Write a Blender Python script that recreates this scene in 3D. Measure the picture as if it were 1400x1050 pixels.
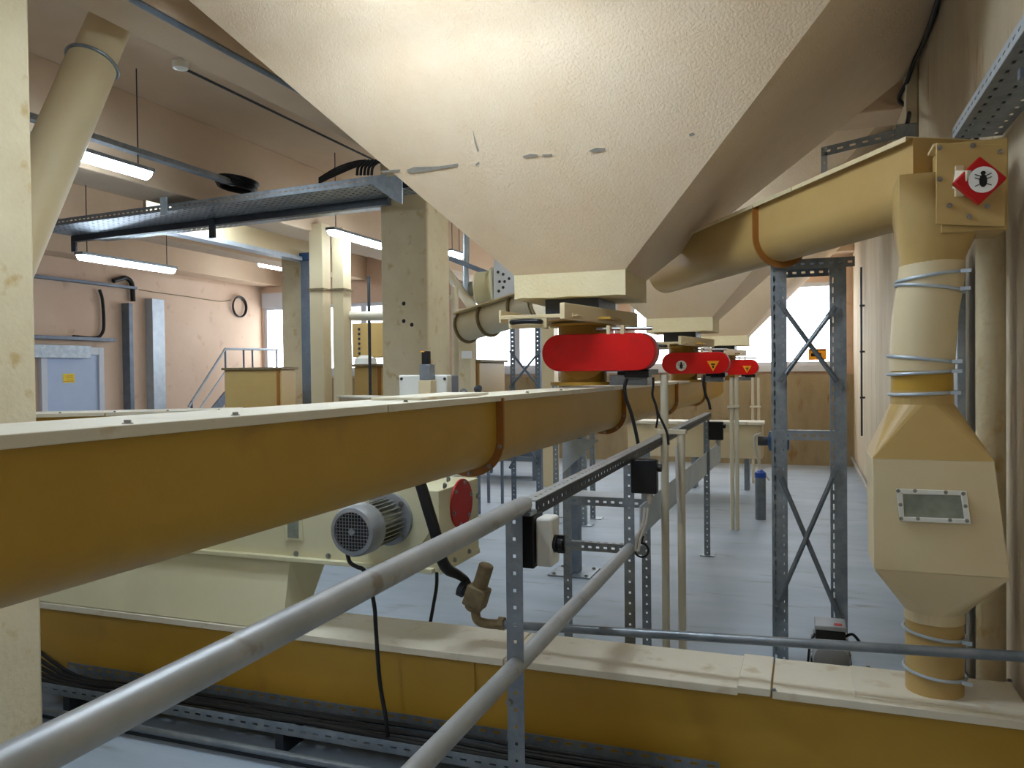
import bpy, bmesh, math, random
from math import sin, cos, tan, atan, atan2, pi, sqrt, radians
from mathutils import Vector, Matrix
random.seed(7)
for o in list(bpy.data.objects): bpy.data.objects.remove(o)
SC = bpy.context.scene
C = SC.collection
V = Vector

# ---------------------------------------------------------------- camera, world, exposure
F, H = 1090.0, 1.6
YAW = atan(400 / 1090.0); PITCH = 0.0165; ROLL = 0.011
fw = V((-sin(YAW)*cos(PITCH), cos(YAW)*cos(PITCH), -sin(PITCH)))
rt0 = V((cos(YAW), sin(YAW), 0)); up0 = rt0.cross(fw)
rt = rt0*cos(ROLL) - up0*sin(ROLL); upv = up0*cos(ROLL) + rt0*sin(ROLL)
cam = bpy.data.objects.new('camera', bpy.data.cameras.new('camera')); C.objects.link(cam)
cam.data.sensor_width = 36; cam.data.lens = 36*F/1400; cam.data.clip_start = .05; cam.data.clip_end = 100
cam.matrix_world = Matrix(((rt.x, upv.x, -fw.x, 0), (rt.y, upv.y, -fw.y, 0), (rt.z, upv.z, -fw.z, H), (0, 0, 0, 1)))
SC.camera = cam
SC.view_settings.view_transform = 'Standard'; SC.view_settings.look = 'None'
SC.view_settings.gamma = 1; SC.view_settings.use_curve_mapping = False
SC.view_settings.exposure = 0.0
W = bpy.data.worlds.new('overcast_sky'); SC.world = W; W.use_nodes = True
W.node_tree.nodes['Background'].inputs[0].default_value = (.86, .93, 1, 1)
W.node_tree.nodes['Background'].inputs[1].default_value = 8.5
LAMP_E = 46.0

def ray(x, y): return fw + rt*((x-700)/F) - upv*((y-525)/F)
def on(ax, v, x, y):
    d = ray(x, y); o = V((0, 0, H)); return o + d*((v-o[ax])/d[ax])
def onX(x, y, v): return on(0, v, x, y)
def onY(x, y, v): return on(1, v, x, y)
def onZ(x, y, v): return on(2, v, x, y)

# ---------------------------------------------------------------- materials
def lin(c):
    return tuple(((v/255)/12.92 if v/255 <= .04045 else ((v/255+.055)/1.055)**2.4) for v in c) + (1,)
MATS = {}
def mat(name, c1, c2=None, scale=4, rough=.6, metal=0, bump=0, bscale=40, spec=.4, c3=None, stretch=None):
    m = bpy.data.materials.new(name); m.use_nodes = True; nt = m.node_tree; N = nt.nodes; L = nt.links
    b = N['Principled BSDF']; b.inputs['Roughness'].default_value = rough; b.inputs['Metallic'].default_value = metal
    b.inputs['Specular IOR Level'].default_value = spec
    g = N.new('ShaderNodeNewGeometry'); pos = g.outputs['Position']
    if stretch:
        mp = N.new('ShaderNodeMapping'); mp.inputs['Scale'].default_value = stretch; L.new(pos, mp.inputs[0]); pos = mp.outputs[0]
    if c2 is None: b.inputs['Base Color'].default_value = lin(c1)
    else:
        n = N.new('ShaderNodeTexNoise'); n.inputs['Scale'].default_value = scale; n.inputs['Detail'].default_value = 6
        n.inputs['Roughness'].default_value = .65
        L.new(pos, n.inputs['Vector'])
        r = N.new('ShaderNodeValToRGB'); r.color_ramp.elements[0].position = .33; r.color_ramp.elements[1].position = .67
        r.color_ramp.elements[0].color = lin(c1); r.color_ramp.elements[1].color = lin(c2)
        L.new(n.outputs['Fac'], r.inputs[0]); out = r.outputs[0]
        if c3 is not None:
            n2 = N.new('ShaderNodeTexNoise'); n2.inputs['Scale'].default_value = scale*3.1; n2.inputs['Detail'].default_value = 8
            L.new(pos, n2.inputs['Vector'])
            r2 = N.new('ShaderNodeValToRGB'); r2.color_ramp.elements[0].position = .60; r2.color_ramp.elements[1].position = .72
            r2.color_ramp.elements[0].color = (0, 0, 0, 1); r2.color_ramp.elements[1].color = (1, 1, 1, 1)
            L.new(n2.outputs['Fac'], r2.inputs[0])
            mx = N.new('ShaderNodeMix'); mx.data_type = 'RGBA'; L.new(r2.outputs[0], mx.inputs[0]); L.new(out, mx.inputs[6])
            mx.inputs[7].default_value = lin(c3); out = mx.outputs[2]
        L.new(out, b.inputs['Base Color'])
    if bump:
        n = N.new('ShaderNodeTexNoise'); n.inputs['Scale'].default_value = bscale; n.inputs['Detail'].default_value = 5
        L.new(g.outputs['Position'], n.inputs['Vector'])
        bp = N.new('ShaderNodeBump'); bp.inputs['Strength'].default_value = bump; bp.inputs['Distance'].default_value = .01
        L.new(n.outputs['Fac'], bp.inputs['Height']); L.new(bp.outputs[0], b.inputs['Normal'])
    MATS[name] = m; return m
def emis(name, col, s):
    m = bpy.data.materials.new(name); m.use_nodes = True; b = m.node_tree.nodes['Principled BSDF']
    b.inputs['Base Color'].default_value = lin((240, 245, 250)); b.inputs['Emission Color'].default_value = col
    b.inputs['Emission Strength'].default_value = s; MATS[name] = m; return m
M = MATS
mat('plaster', (230, 204, 170), (236, 214, 184), 2.5, .75, 0, .55, 85)
mat('collar_plaster', (232, 216, 172), (238, 224, 186), 6, .8, 0, .5, 60)
mat('wall_paint', (214, 186, 162), (222, 196, 172), 1.2, .8, 0, .25, 60, c3=(198, 170, 146))
mat('ceiling_paint', (200, 174, 146), (210, 186, 158), 1.0, .85, 0, .2, 50)
mat('column_paint', (212, 196, 160), (224, 210, 176), 3, .8, 0, .35, 45, c3=(200, 172, 120))
mat('raw_concrete', (150, 132, 100), (176, 158, 126), 2.2, .85, 0, .3, 40, c3=(142, 112, 72), stretch=(1, 1, .35))
mat('wall_streaked', (204, 186, 156), (220, 206, 180), 2.5, .8, 0, .25, 50, c3=(188, 160, 120), stretch=(1, 1, .25))
mat('floor_concrete', (154, 168, 182), (174, 187, 200), 1.1, .55, 0, .1, 60, c3=(142, 148, 154), stretch=(.6, 2.2, 1))
mat('mustard_paint', (182, 142, 48), (190, 151, 58), 1.4, .45, 0, .06, 90, c3=(174, 134, 56))
mat('tan_paint', (218, 198, 156), (222, 206, 168), 1.6, .45, 0, .06, 90)
mat('ochre_paint', (186, 154, 94), (194, 164, 104), 1.6, .42, 0, .06, 90)
mat('dusty_lid', (222, 214, 192), (230, 222, 202), 3, .6, 0, .08, 80, c3=(206, 190, 160))
mat('cream_paint', (212, 206, 168), (222, 216, 182), 1.6, .5, 0, .05, 90)
mat('pale_pipe', (214, 204, 178), (224, 216, 194), 3, .5)
mat('orange_flange', (152, 96, 38), (164, 108, 48), 5, .5)
mat('galvanised', (128, 138, 146), (156, 164, 170), 14, .42, .65)
mat('galv_light', (176, 188, 200), (196, 206, 214), 8, .45, .35)
mat('rail_grey', (158, 162, 164), (178, 180, 180), 5, .42, .25, c3=(140, 132, 120))
mat('pipe_steel', (110, 118, 126), (138, 144, 148), 9, .38, .6)
mat('dark_steel', (56, 60, 66), (72, 76, 82), 9, .5, .4)
mat('bolt_steel', (150, 150, 145), None, 1, .35, .8)
mat('blue_steel', (104, 115, 130), (126, 137, 150), 6, .5, .3)
mat('motor_grey', (140, 144, 148), (156, 160, 163), 9, .38, .4)
mat('motor_blue', (46, 84, 128), None, 1, .45)
mat('alu_fin', (150, 150, 146), (176, 176, 170), 12, .3, .8)
mat('brass_dusty', (116, 100, 72), (146, 130, 98), 18, .6, .35)
mat('black_rubber', (20, 20, 22), (30, 30, 31), 12, .5)
mat('black_plastic', (18, 18, 20), None, 1, .45)
mat('red_paint', (214, 8, 10), (222, 14, 14), 5, .3, c3=(205, 20, 18))
mat('dull_red', (176, 30, 26), (188, 38, 30), 5, .5)
mat('white_plastic', (222, 222, 214), (230, 230, 222), 4, .45)
mat('grey_plastic', (128, 138, 156), None, 1, .5)
mat('white_frame', (206, 212, 222), (216, 220, 228), 3, .5)
mat('door_blue_white', (178, 196, 226), (190, 206, 232), 2, .5)
mat('yellow_sticker', (240, 214, 20), None, 1, .5)
mat('orange_sticker', (240, 160, 24), None, 1, .5)
mat('sticker_white', (238, 238, 236), None, 1, .5)
mat('sticker_black', (16, 14, 14), None, 1, .5)
mat('sticker_red', (190, 10, 14), None, 1, .45)
mat('cable_white', (200, 196, 190), None, 1, .5)
mat('blue_tape', (40, 80, 170), None, 1, .5)
mat('grey_stain', (140, 136, 128), (158, 150, 138), 30, .8)
mat('sight_glass', (120, 128, 116), (150, 156, 142), 12, .15, 0, spec=.7)
mat('mirror_grey', (176, 186, 196), None, 1, .3, .3)
emis('tube_glow', (.74, .87, 1, 1), LAMP_E)
g = bpy.data.materials.new('pane_glass'); g.use_nodes = True; nt = g.node_tree; nt.nodes.clear()
o_ = nt.nodes.new('ShaderNodeOutputMaterial'); mx_ = nt.nodes.new('ShaderNodeMixShader'); tr_ = nt.nodes.new('ShaderNodeBsdfTransparent')
gl_ = nt.nodes.new('ShaderNodeBsdfGlossy'); gl_.inputs['Roughness'].default_value = .05; mx_.inputs[0].default_value = .06
nt.links.new(tr_.outputs[0], mx_.inputs[1]); nt.links.new(gl_.outputs[0], mx_.inputs[2]); nt.links.new(mx_.outputs[0], o_.inputs[0]); M['pane_glass'] = g

# ---------------------------------------------------------------- mesh helpers
def frame(d, up=None):
    d = d.normalized(); u = up or (V((0, 0, 1)) if abs(d.z) < .95 else V((0, 1, 0)))
    s = d.cross(u).normalized(); return s, s.cross(d).normalized()
def smooth(pts, n=6):
    pts = [V(p) for p in pts]; P = [pts[0]*2-pts[1]] + pts + [pts[-1]*2-pts[-2]]; out = []
    for i in range(1, len(P)-2):
        a, b, c, d = P[i-1:i+3]
        for k in range(n):
            t = k/n; out.append(.5*((2*b)+(c-a)*t+(2*a-5*b+4*c-d)*t*t+(3*b-a-3*c+d)*t**3))
    out.append(P[-2]); return out
class MB:
    def __init__(s): s.v = []; s.f = []
    def add(s, vs, fs):
        n = len(s.v); s.v += [V(p) for p in vs]; s.f += [tuple(n+i for i in f) for f in fs]; return s
    def box(s, x0, x1, y0, y1, z0, z1):
        return s.add([(x, y, z) for x in (x0, x1) for y in (y0, y1) for z in (z0, z1)],
                     [(0, 1, 3, 2), (4, 6, 7, 5), (0, 4, 5, 1), (2, 3, 7, 6), (0, 2, 6, 4), (1, 5, 7, 3)])
    def obox(s, c, X, Y, Z):  # centre and half-extent vectors
        c = V(c); return s.add([c+X*i+Y*j+Z*k for i in (-1, 1) for j in (-1, 1) for k in (-1, 1)],
                     [(0, 1, 3, 2), (4, 6, 7, 5), (0, 4, 5, 1), (2, 3, 7, 6), (0, 2, 6, 4), (1, 5, 7, 3)])
    def bar(s, p, q, w, h, up=None):
        p, q = V(p), V(q); d = q-p; a, b = frame(d, up); return s.obox((p+q)/2, d/2, a*w/2, b*h/2)
    def loft(s, rings, cap=True, closed=True):
        n = len(rings[0]); vs = [p for r in rings for p in r]; fs = []
        for i in range(len(rings)-1):
            for j in range(n if closed else n-1):
                k = (j+1) % n; fs.append((i*n+j, i*n+k, (i+1)*n+k, (i+1)*n+j))
        if cap: fs.append(tuple(range(n-1, -1, -1))); fs.append(tuple((len(rings)-1)*n+j for j in range(n)))
        return s.add(vs, fs)
    def tube(s, pts, r, n=12, cap=True):
        pts = [V(p) for p in pts]; rr = r if isinstance(r, (list, tuple)) else [r]*len(pts); rings = []; a = None
        for i, p in enumerate(pts):
            d = (pts[min(i+1, len(pts)-1)]-pts[max(i-1, 0)]).normalized()
            if a is None: a, b = frame(d)
            else: a = (a-d*a.dot(d)).normalized(); b = a.cross(d)
            rings.append([p+(a*cos(2*pi*k/n)+b*sin(2*pi*k/n))*rr[i] for k in range(n)])
        return s.loft(rings, cap)
    def cyl(s, p, q, r, n=20, r2=None): return s.tube([p, q], [r, r if r2 is None else r2], n)
    def lathe(s, p, d, prof, n=28):   # prof: (distance along d, radius)
        p = V(p); d = V(d).normalized(); return s.tube2([p+d*t for t, _ in prof], [max(r, 1e-4) for _, r in prof], d, n)
    def tube2(s, pts, rs, d, n):
        a, b = frame(d); return s.loft([[p+(a*cos(2*pi*k/n)+b*sin(2*pi*k/n))*r for k in range(n)] for p, r in zip(pts, rs)])
    def prism(s, poly, ext): ext = V(ext); return s.loft([[V(p) for p in poly], [V(p)+ext for p in poly]])
    def torus(s, c, axis, R, r, n=32, m=8, hx=1.0, a=None):
        c = V(c); a0, b0 = frame(V(axis)) if a is None else a; ax = V(axis).normalized(); rings = []
        for i in range(n):
            t = 2*pi*i/n; d = a0*cos(t)*hx+b0*sin(t)
            rings.append([c+d*R+(d.normalized()*cos(2*pi*k/m)+ax*sin(2*pi*k/m))*r for k in range(m)])
        rings.append(rings[0]); return s.loft(rings, False)
    def sphere(s, c, r, n=14):
        c = V(c); return s.lathe(c-V((0, 0, r)), (0, 0, 1), [(r-r*cos(pi*i/8), r*sin(pi*i/8)) for i in range(9)], n)
    def perf(s, o, u, v, L, Wd, pitch, hl, hw, rows=1):   # slotted strip
        o, u, v = V(o), V(u).normalized(), V(v).normalized(); n = max(1, int(round(L/pitch))); p = L/n; w = Wd/rows
        for i in range(n):
            for k in range(rows):
                c = o+u*(i+.5)*p+v*(k+.5)*w
                O = [c+u*p/2*a+v*w/2*b for a, b in ((-1, -1), (1, -1), (1, 1), (-1, 1))]
                I = [c+u*hl/2*a+v*hw/2*b for a, b in ((-1, -1), (1, -1), (1, 1), (-1, 1))]
                s.add(O+I, [(0, 1, 5, 4), (1, 2, 6, 5), (2, 3, 7, 6), (3, 0, 4, 7)])
        return s
    def angle(s, p, q, w, v1, v2, pitch=.05, hl=.022, hw=.009, w2=None):
        p, q = V(p), V(q); s.perf(p, q-p, v1, (q-p).length, w, pitch, hl*.42, hw); return s.perf(p, q-p, v2, (q-p).length, w2 or w, pitch, hl, hw)
    def bolt(s, c, n, r=.008):
        n = V(n).normalized(); s.lathe(V(c), n, [(0, r*1.5), (r*.3, r*1.5), (r*.3, r), (r*1.1, r), (r*1.2, r*.5)], 8); return s
    def build(s, name, m, parent=None, bevel=0, solid=0, sharp=35, flat=False, dd=False):
        me = bpy.data.meshes.new(name); o = bpy.data.objects.new(name, me); C.objects.link(o)
        if parent is not None:
            off = V((0, 0, 0)); q = parent
            while q is not None: off += q.location; q = q.parent
            o.parent = parent
        else:
            xs, ys, zs = zip(*s.v); off = V(((min(xs)+max(xs))/2, (min(ys)+max(ys))/2, min(zs))); o.location = off
        me.from_pydata([p-off for p in s.v], [], s.f)
        bm = bmesh.new(); bm.from_mesh(me)
        if dd: bmesh.ops.remove_doubles(bm, verts=bm.verts, dist=1e-5)
        if solid: bmesh.ops.remove_doubles(bm, verts=bm.verts, dist=1e-5)
        bmesh.ops.recalc_face_normals(bm, faces=bm.faces); bm.to_mesh(me); bm.free()
        if not flat:
            for p in me.polygons: p.use_smooth = True
            me.set_sharp_from_angle(angle=radians(sharp))
        me.materials.append(M[m] if isinstance(m, str) else m)
        if bevel:
            b = o.modifiers.new('bevel', 'BEVEL'); b.width = bevel; b.segments = 2; b.limit_method = 'ANGLE'; b.angle_limit = radians(40)
        if solid:
            b = o.modifiers.new('solid', 'SOLIDIFY'); b.thickness = solid; b.offset = 0
        return o
def tag(o, label, cat, group=None):
    o['label'] = label; o['category'] = cat
    if group: o['group'] = group
    return o
def thing(name, label, cat, loc, group=None):
    o = bpy.data.objects.new(name, None); C.objects.link(o); o.location = V(loc); o.empty_display_size = .1
    return tag(o, label, cat, group)
def struct(name, mb, m, parent=None, **k):
    o = mb.build(name, m, parent, **k)
    if parent is None: o['kind'] = 'structure'
    return o
def copy_tree(o, parent=None, off=None, label=None):
    c = o.copy(); C.objects.link(c)
    if parent is not None: c.parent = parent
    if off is not None: c.location = o.location + V(off)
    if label: c['label'] = label
    for ch in [x for x in bpy.data.objects if x.parent == o]: copy_tree(ch, c)
    return c
X_, Y_, Z_ = V((1, 0, 0)), V((0, 1, 0)), V((0, 0, 1))

# ---------------------------------------------------------------- room shell
XL, XR, YB, YF, ZC = -10.75, .74, 14.0, -3.0, 3.9
struct('floor', MB().box(XL-.3, XR+.3, YF-.3, YB+.3, -.2, 0), 'floor_concrete', flat=True)
struct('ceiling', MB().box(XL-.3, XR+.3, YF-.3, YB+.3, ZC, ZC+.2), 'ceiling_paint', flat=True)
struct('wall_right', MB().box(XR, XR+.3, YF, YB, 0, ZC), 'wall_streaked', flat=True)
struct('wall_front', MB().box(XL, XR, YF-.3, YF, 0, ZC), 'wall_paint', flat=True)
struct('wall_left', MB().box(XL-.3, XL, YF, YB, 0, ZC), 'wall_paint', flat=True)
ZS, ZT = 1.63, 3.0
wins = [(onY(862, 430, YB).x, onY(1141, 430, YB).x, [onY(965, 430, YB).x, onY(1066, 430, YB).x]),
        (onY(646, 470, YB).x, onY(845, 470, YB).x, [onY(706, 470, YB).x, onY(775, 470, YB).x]),
        (onY(440, 470, YB).x, onY(600, 470, YB).x, [onY(497, 470, YB).x, onY(545, 470, YB).x]),
        (onY(361, 470, YB).x, onY(425, 470, YB).x, [])]
wb = MB(); wb.box(XL-.3, XR+.3, YB, YB+.3, ZT, ZC)
xs = sorted([(a, b) for a, b, _ in wins]); px = XL-.3
for a, b in xs: wb.box(px, a, YB, YB+.3, 0, ZT); wb.box(a, b, YB, YB+.3, 0, ZS); px = b
wb.box(px, XR+.3, YB, YB+.3, 0, ZT)
struct('wall_back', wb, 'wall_paint', flat=True)
# raw cast concrete below the sill, standing a little proud
struct('trim_1', MB().box(-9.4, XR, YB-.10, YB, 0, ZS-.14), 'raw_concrete', flat=True)
for i, (a, b, mull) in enumerate(wins):
    r = bpy.data.objects.new('window_%d' % (i+1), None); C.objects.link(r); r.location = (a, YB, ZS); r['kind'] = 'structure'
    m = MB(); t = .07
    m.box(a, b, YB+.02, YB+.10, ZS, ZS+t); m.box(a, b, YB+.02, YB+.10, ZT-t, ZT)
    m.box(a, a+t, YB+.02, YB+.10, ZS+t, ZT-t); m.box(b-t, b, YB+.02, YB+.10, ZS+t, ZT-t)
    for x in mull: m.box(x-.06, x+.06, YB+.02, YB+.10, ZS+t, ZT-t)
    m.build('window_frame', 'white_frame', r, flat=True)
    MB().box(a+t, b-t, YB+.055, YB+.063, ZS+t, ZT-t).build('pane', 'pane_glass', r, flat=True)
    MB().box(a-.05, b+.05, YB-.06, YB+.02, ZS-.09, ZS-.002).build('window_sill', 'white_frame', r, flat=True)
    po = bpy.data.lights.new('sky_portal', 'AREA'); po.shape = 'RECTANGLE'; po.size = b-a; po.size_y = ZT-ZS; po.cycles.is_portal = True
    lo = bpy.data.objects.new('sky_portal', po); C.objects.link(lo); lo.location = ((a+b)/2, YB+.2, (ZS+ZT)/2); lo.rotation_euler = (-pi/2, 0, 0)
# pale roller shutter box over the window in the corner
struct('trim_2', MB().box(wins[3][0], wins[3][1], YB-.05, YB, ZT-.02, ZT+.28), 'white_frame', flat=True)
# left wall door
d0, d1 = onX(60, 500, XL).y, onX(131, 500, XL).y
dr = bpy.data.objects.new('door_1', None); C.objects.link(dr); dr.location = (XL, (d0+d1)/2, 0); dr['kind'] = 'structure'
m = MB(); m.box(XL, XL+.07, d0-.1, d0, 0, 2.05); m.box(XL, XL+.07, d1, d1+.1, 0, 2.05); m.box(XL, XL+.07, d0, d1, 1.93, 2.05)
m.build('door_frame', 'white_frame', dr, bevel=.005)
MB().box(XL, XL+.04, d0, d1, .02, 1.93).build('door_leaf', 'door_blue_white', dr, bevel=.004)
hd = MB(); hd.tube([(XL+.04, d1-.09, 1.02), (XL+.09, d1-.09, 1.02), (XL+.09, d1-.2, 1.02)], .009, 8); hd.build('door_handle', 'dark_steel', dr)
# beams along the room
struct('trim_3', MB().box(-3.45, -3.1, YF, YB, 3.47, ZC), 'ceiling_paint', bevel=.01)
struct('trim_4', MB().box(-5.6, -5.15, YF, YB, 3.18, ZC), 'ceiling_paint', bevel=.01)
struct('trim_5', MB().box(XL, XL+.5, YF, YB, 3.42, ZC), 'ceiling_paint', bevel=.01)
struct('trim_6', MB().box(-8.6, -8.2, YF, YB, 3.45, ZC), 'ceiling_paint', bevel=.01)
for i, y in enumerate((2.62, 6.26, 9.9, 13.56)):
    struct('trim_%d' % (7+i), MB().box(-3.1, XR, y, y+.42, 3.42, ZC), 'ceiling_paint', bevel=.01)
# shallow pilasters on the right wall
def pilaster(x, y0, y1, n):
    struct('trim_%d' % n, MB().box(x, XR, y0, y1, 0, ZC), 'wall_streaked', bevel=.012)
pilaster(.66, 6.1, 6.6, 11)

# ---------------------------------------------------------------- concrete columns
def column(x0, x1, y0, y1, label, z1=3.47):
    return tag(MB().box(x0, x1, y0, y1, 0, z1).build('concrete_column', 'column_paint', bevel=.015), label, 'column')
column(-3.47, -3.0, 1.96, 2.435, 'cream painted concrete column in the left foreground, cut by the picture edge')
col2 = column(-3.45, -3.0, 6.13, 6.57, 'thick cream concrete column beside the nearest hopper, with small dark bolt holes in its face')
column(-6.80, -6.48, 9.3, 9.7, 'slim pinkish concrete column beside the grey steel post and twin square ducts', 3.9)
h2 = MB()
for (x, y) in [(552, 415), (552, 439), (563, 444)]:
    p = onY(x, y, 6.13); h2.lathe(p+Y_*.004, -Y_, [(0, .018), (.004, .018), (.006, .008)], 10)
h2.build('bolt_hole', 'sticker_black', col2)

# ---------------------------------------------------------------- hoppers
def hopper(label, sh=V((0, 0, 0))):
    dx, dy, dz = sh
    t = thing('concrete_hopper', label, 'hopper', (-1.25+dx, 4.65+dy, 2.01+dz), 'concrete hoppers in a row')
    a = [(x+dx, y+dy) for x, y in [(-1.576, 4.35), (-.924, 4.35), (-.924, 4.97), (-1.576, 4.97)]]
    zt = [2.152+dz]*4
    b = [(-3.09, 3.05+dy), (.735, 3.05+dy), (.735, 6.25+dy), (-3.09, 6.25+dy)]
    m = MB(); m.loft([[V((x, y, z)) for (x, y), z in zip(a, zt)], [V((x, y, 3.68)) for x, y in b], [V((x, y, 3.899)) for x, y in b]])
    m.build('hopper_body', 'plaster', t, sharp=20, flat=True)
    # collar with ragged plaster rim
    m = MB(); ring0 = []; ring1 = []; n = 14
    for k in range(4):
        p, q = V(a[k]+(0,)), V(a[(k+1) % 4]+(0,)); z0, z1 = zt[k], zt[(k+1) % 4]
        for j in range(n):
            s = j/n; c = p.lerp(q, s); zl = z0+(z1-z0)*s
            rag = .010*abs(sin(j*1.9))*(1 if k == 0 else .3)
            ring1.append(V((c.x, c.y, zl+.0005))); ring0.append(V((c.x, c.y, 2.012+dz+rag)))
    m.loft([ring0, ring1]); m.build('hopper_collar', 'collar_plaster', t, flat=True)
    return t
hop = hopper('nearest and largest looming concrete hopper with grey smears, above the first red drive guard')
SH = V((.085, 3.64, -.045))
hopb = hopper('second concrete hopper behind the nearest one, above the middle red drive guard', SH)
hopc = hopper('farthest small concrete hopper, above the last red drive guard by the window', SH*2)
# stain smears on the near hopper face (thin raised plaster patches in the sloping face)
def hop_pt(x, y, lift=.004):
    d = ray(x, y); s = 1.30/1.51*.999
    # plane through (4.35, 2.152) and (3.05, 3.68)
    k = (4.35-3.05)/(3.68-2.152); tt = (4.35+k*(2.152-H))/(d.y+k*d.z); return V((0, 0, H))+d*tt+V((0, -.76, -.65))*lift
def smear(pts, nm='stain_patch'):
    c = V((0, 0, 0)); P = [hop_pt(x, y) for x, y in pts]
    m = MB(); m.prism(P, V((0, -.0015, -.0013))*1); return m.build(nm, 'grey_stain', hop, flat=True)
smear([(556, 232), (566, 228), (600, 227), (626, 223), (627, 226), (612, 229), (580, 234), (560, 236)])
smear([(520, 233), (548, 231), (547, 234), (524, 236)])
smear([(715, 213), (725, 210), (736, 211), (735, 213), (716, 215)]); smear([(741, 211), (755, 210), (755, 212), (743, 213)])
smear([(805, 206), (814, 202), (827, 202), (828, 205), (812, 208)])
smear([(647, 178), (650, 190), (655, 206), (653, 207), (649, 193)])
smear([(942, 183), (948, 181), (950, 184), (944, 186)])
smear([(650, 224), (655, 221), (656, 223), (652, 226)])

# ---------------------------------------------------------------- rotary valves with red belt guards
def valve(label, glabel, first=False):
    t = thing('rotary_valve', label, 'valve', (-1.25, 4.66, 1.50), 'rotary valves under the hoppers')
    m = MB(); m.lathe((-1.25, 4.66, 1.51), Z_, [(0, .20), (.02, .20), (.02, .14), (.10, .14), (.10, .14)], 28)
    m.lathe((-1.22, 4.54, 1.70), Y_, [(0, .13), (.02, .135), (.22, .135), (.24, .13)], 32)
    m.lathe((-1.22, 4.52, 1.70), Y_, [(0, .155), (.015, .155)], 32)
    m.lathe((-1.25, 4.66, 1.74), Z_, [(0, .15), (.12, .15), (.12, .20), (.135, .20)], 28)
    m.build('valve_body', 'mustard_paint', t)
    m = MB()  # slide gate frame
    m.box(-1.55, -1.02, 4.40, 4.92, 1.885, 1.90)
    m.build('gate_plate', 'mustard_paint', t, bevel=.002)
    m = MB(); m.bar((-1.58, 4.12, 1.90), (-1.55, 4.90, 1.90), .015, .07); m.build('gate_rail', 'tan_paint', t, bevel=.003)
    m = MB(); m.bar((-1.20, 4.05, 1.915), (-.98, 4.90, 1.905), .03, .085); m.build('gate_rail', 'tan_paint', t, bevel=.003)
    m = MB(); m.obox((-1.42, 4.13, 1.865), X_*.11, Y_*.007, Z_*.034); m.box(-1.58, -1.16, 4.12, 4.14, 1.885, 1.905)
    m.box(-1.55, -1.14, 4.14, 4.5, 1.890, 1.898); gp = m.build('gate_front', 'tan_paint', t, bevel=.003)
    m = MB(); m.tube(smooth([(-1.50, 4.12, 1.865), (-1.495, 4.09, 1.865), (-1.42, 4.085, 1.868), (-1.345, 4.09, 1.865), (-1.34, 4.12, 1.865)], 4), .014, 10)
    m.build('gate_handle', 'black_plastic', gp)
    m = MB(); m.box(-1.42, -1.10, 4.45, 4.88, 1.90, 2.012); m.build('neck', 'dark_steel', t)
    m = MB()
    for z in (1.83,): m.box(-1.05, -1.03, 4.42, 4.52, z-.03, z+.02); m.box(-.97, -.95, 4.42, 4.52, z-.03, z+.02)
    m.build('motor_lug', 'tan_paint', t)
    m = MB(); m.cyl((-1.12, 4.47, 1.835), (-.80, 4.47, 1.83), .011, 10); m.build('tie_rod', 'bolt_steel', t)
    m = MB(); m.lathe((-.93, 4.52, 1.68), Y_, [(0, .07), (.03, .09), (.3, .09), (.32, .075)], 24); m.box(-1.02, -.82, 4.56, 4.78, 1.57, 1.60)
    m.build('drive_motor', 'dark_steel', t)
    m = MB(); m.box(-.96, -.82, 4.46, 4.56, 1.555, 1.60); m.build('terminal_box', 'black_plastic', t, bevel=.006)
    m = MB(); m.box(-1.06, -.84, 4.52, 4.70, 1.51, 1.57); m.build('motor_bracket', 'galvanised', t, bevel=.004)
    # belt guard
    r = .106; xl, xr, zc = -1.435+r, -.775-r, 1.70
    def stad(r, y):
        P = []
        for k in range(17): a = pi/2+pi*k/16; P.append(V((xl+r*cos(a), y, zc+r*sin(a))))
        for k in range(17): a = -pi/2+pi*k/16; P.append(V((xr+r*cos(a), y, zc+r*sin(a))))
        return P
    m = MB(); m.loft([stad(r, 4.52), stad(r, 4.425), stad(r-.003, 4.42)]); m.build('belt_guard', 'red_paint', t, sharp=40)
    m = MB(); m.loft([stad(r+.004, 4.535), stad(r+.004, 4.521)]); m.build('guard_backplate', 'grey_plastic', t)
    return t
VSH = V((.085, 3.64, -.042))
vm = valve('rotary valve with a long plain red belt guard, under the nearest hopper', '')
vm2 = copy_tree(vm, None, VSH, 'rotary valve whose red guard has a round white sticker, under the second hopper')
vm3 = copy_tree(vm, None, VSH*2, 'farthest rotary valve, its small red guard with only a yellow triangle showing')
def disc(c, n, r, depth=.002, k=24):
    return MB().lathe(c, n, [(0, r), (depth, r)], k)
def bug(mb, c, s, X, Z, N):
    pts = [(c+X*s*.30*cos(2*pi*k/16)+Z*s*.55*sin(2*pi*k/16)-Z*s*.1) for k in range(16)]; mb.prism(pts, N*.001)
    pts = [(c+X*s*.20*cos(2*pi*k/12)+Z*s*.18*sin(2*pi*k/12)+Z*s*.55) for k in range(12)]; mb.prism(pts, N*.001)
    for z in (-.35, 0, .3):
        for sg in (-1, 1): mb.bar(c+X*sg*s*.2+Z*s*z+N*.0005, c+X*sg*s*.62+Z*s*(z+.18*(1 if z >= 0 else -1))+N*.0005, s*.07, .001, N)
def tri(mb, c, s, X, Z, N): mb.prism([c+X*-s+Z*s*.8, c+X*s+Z*s*.8, c-Z*s*.9], N*.002)
yf = 4.42-.0005
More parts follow.
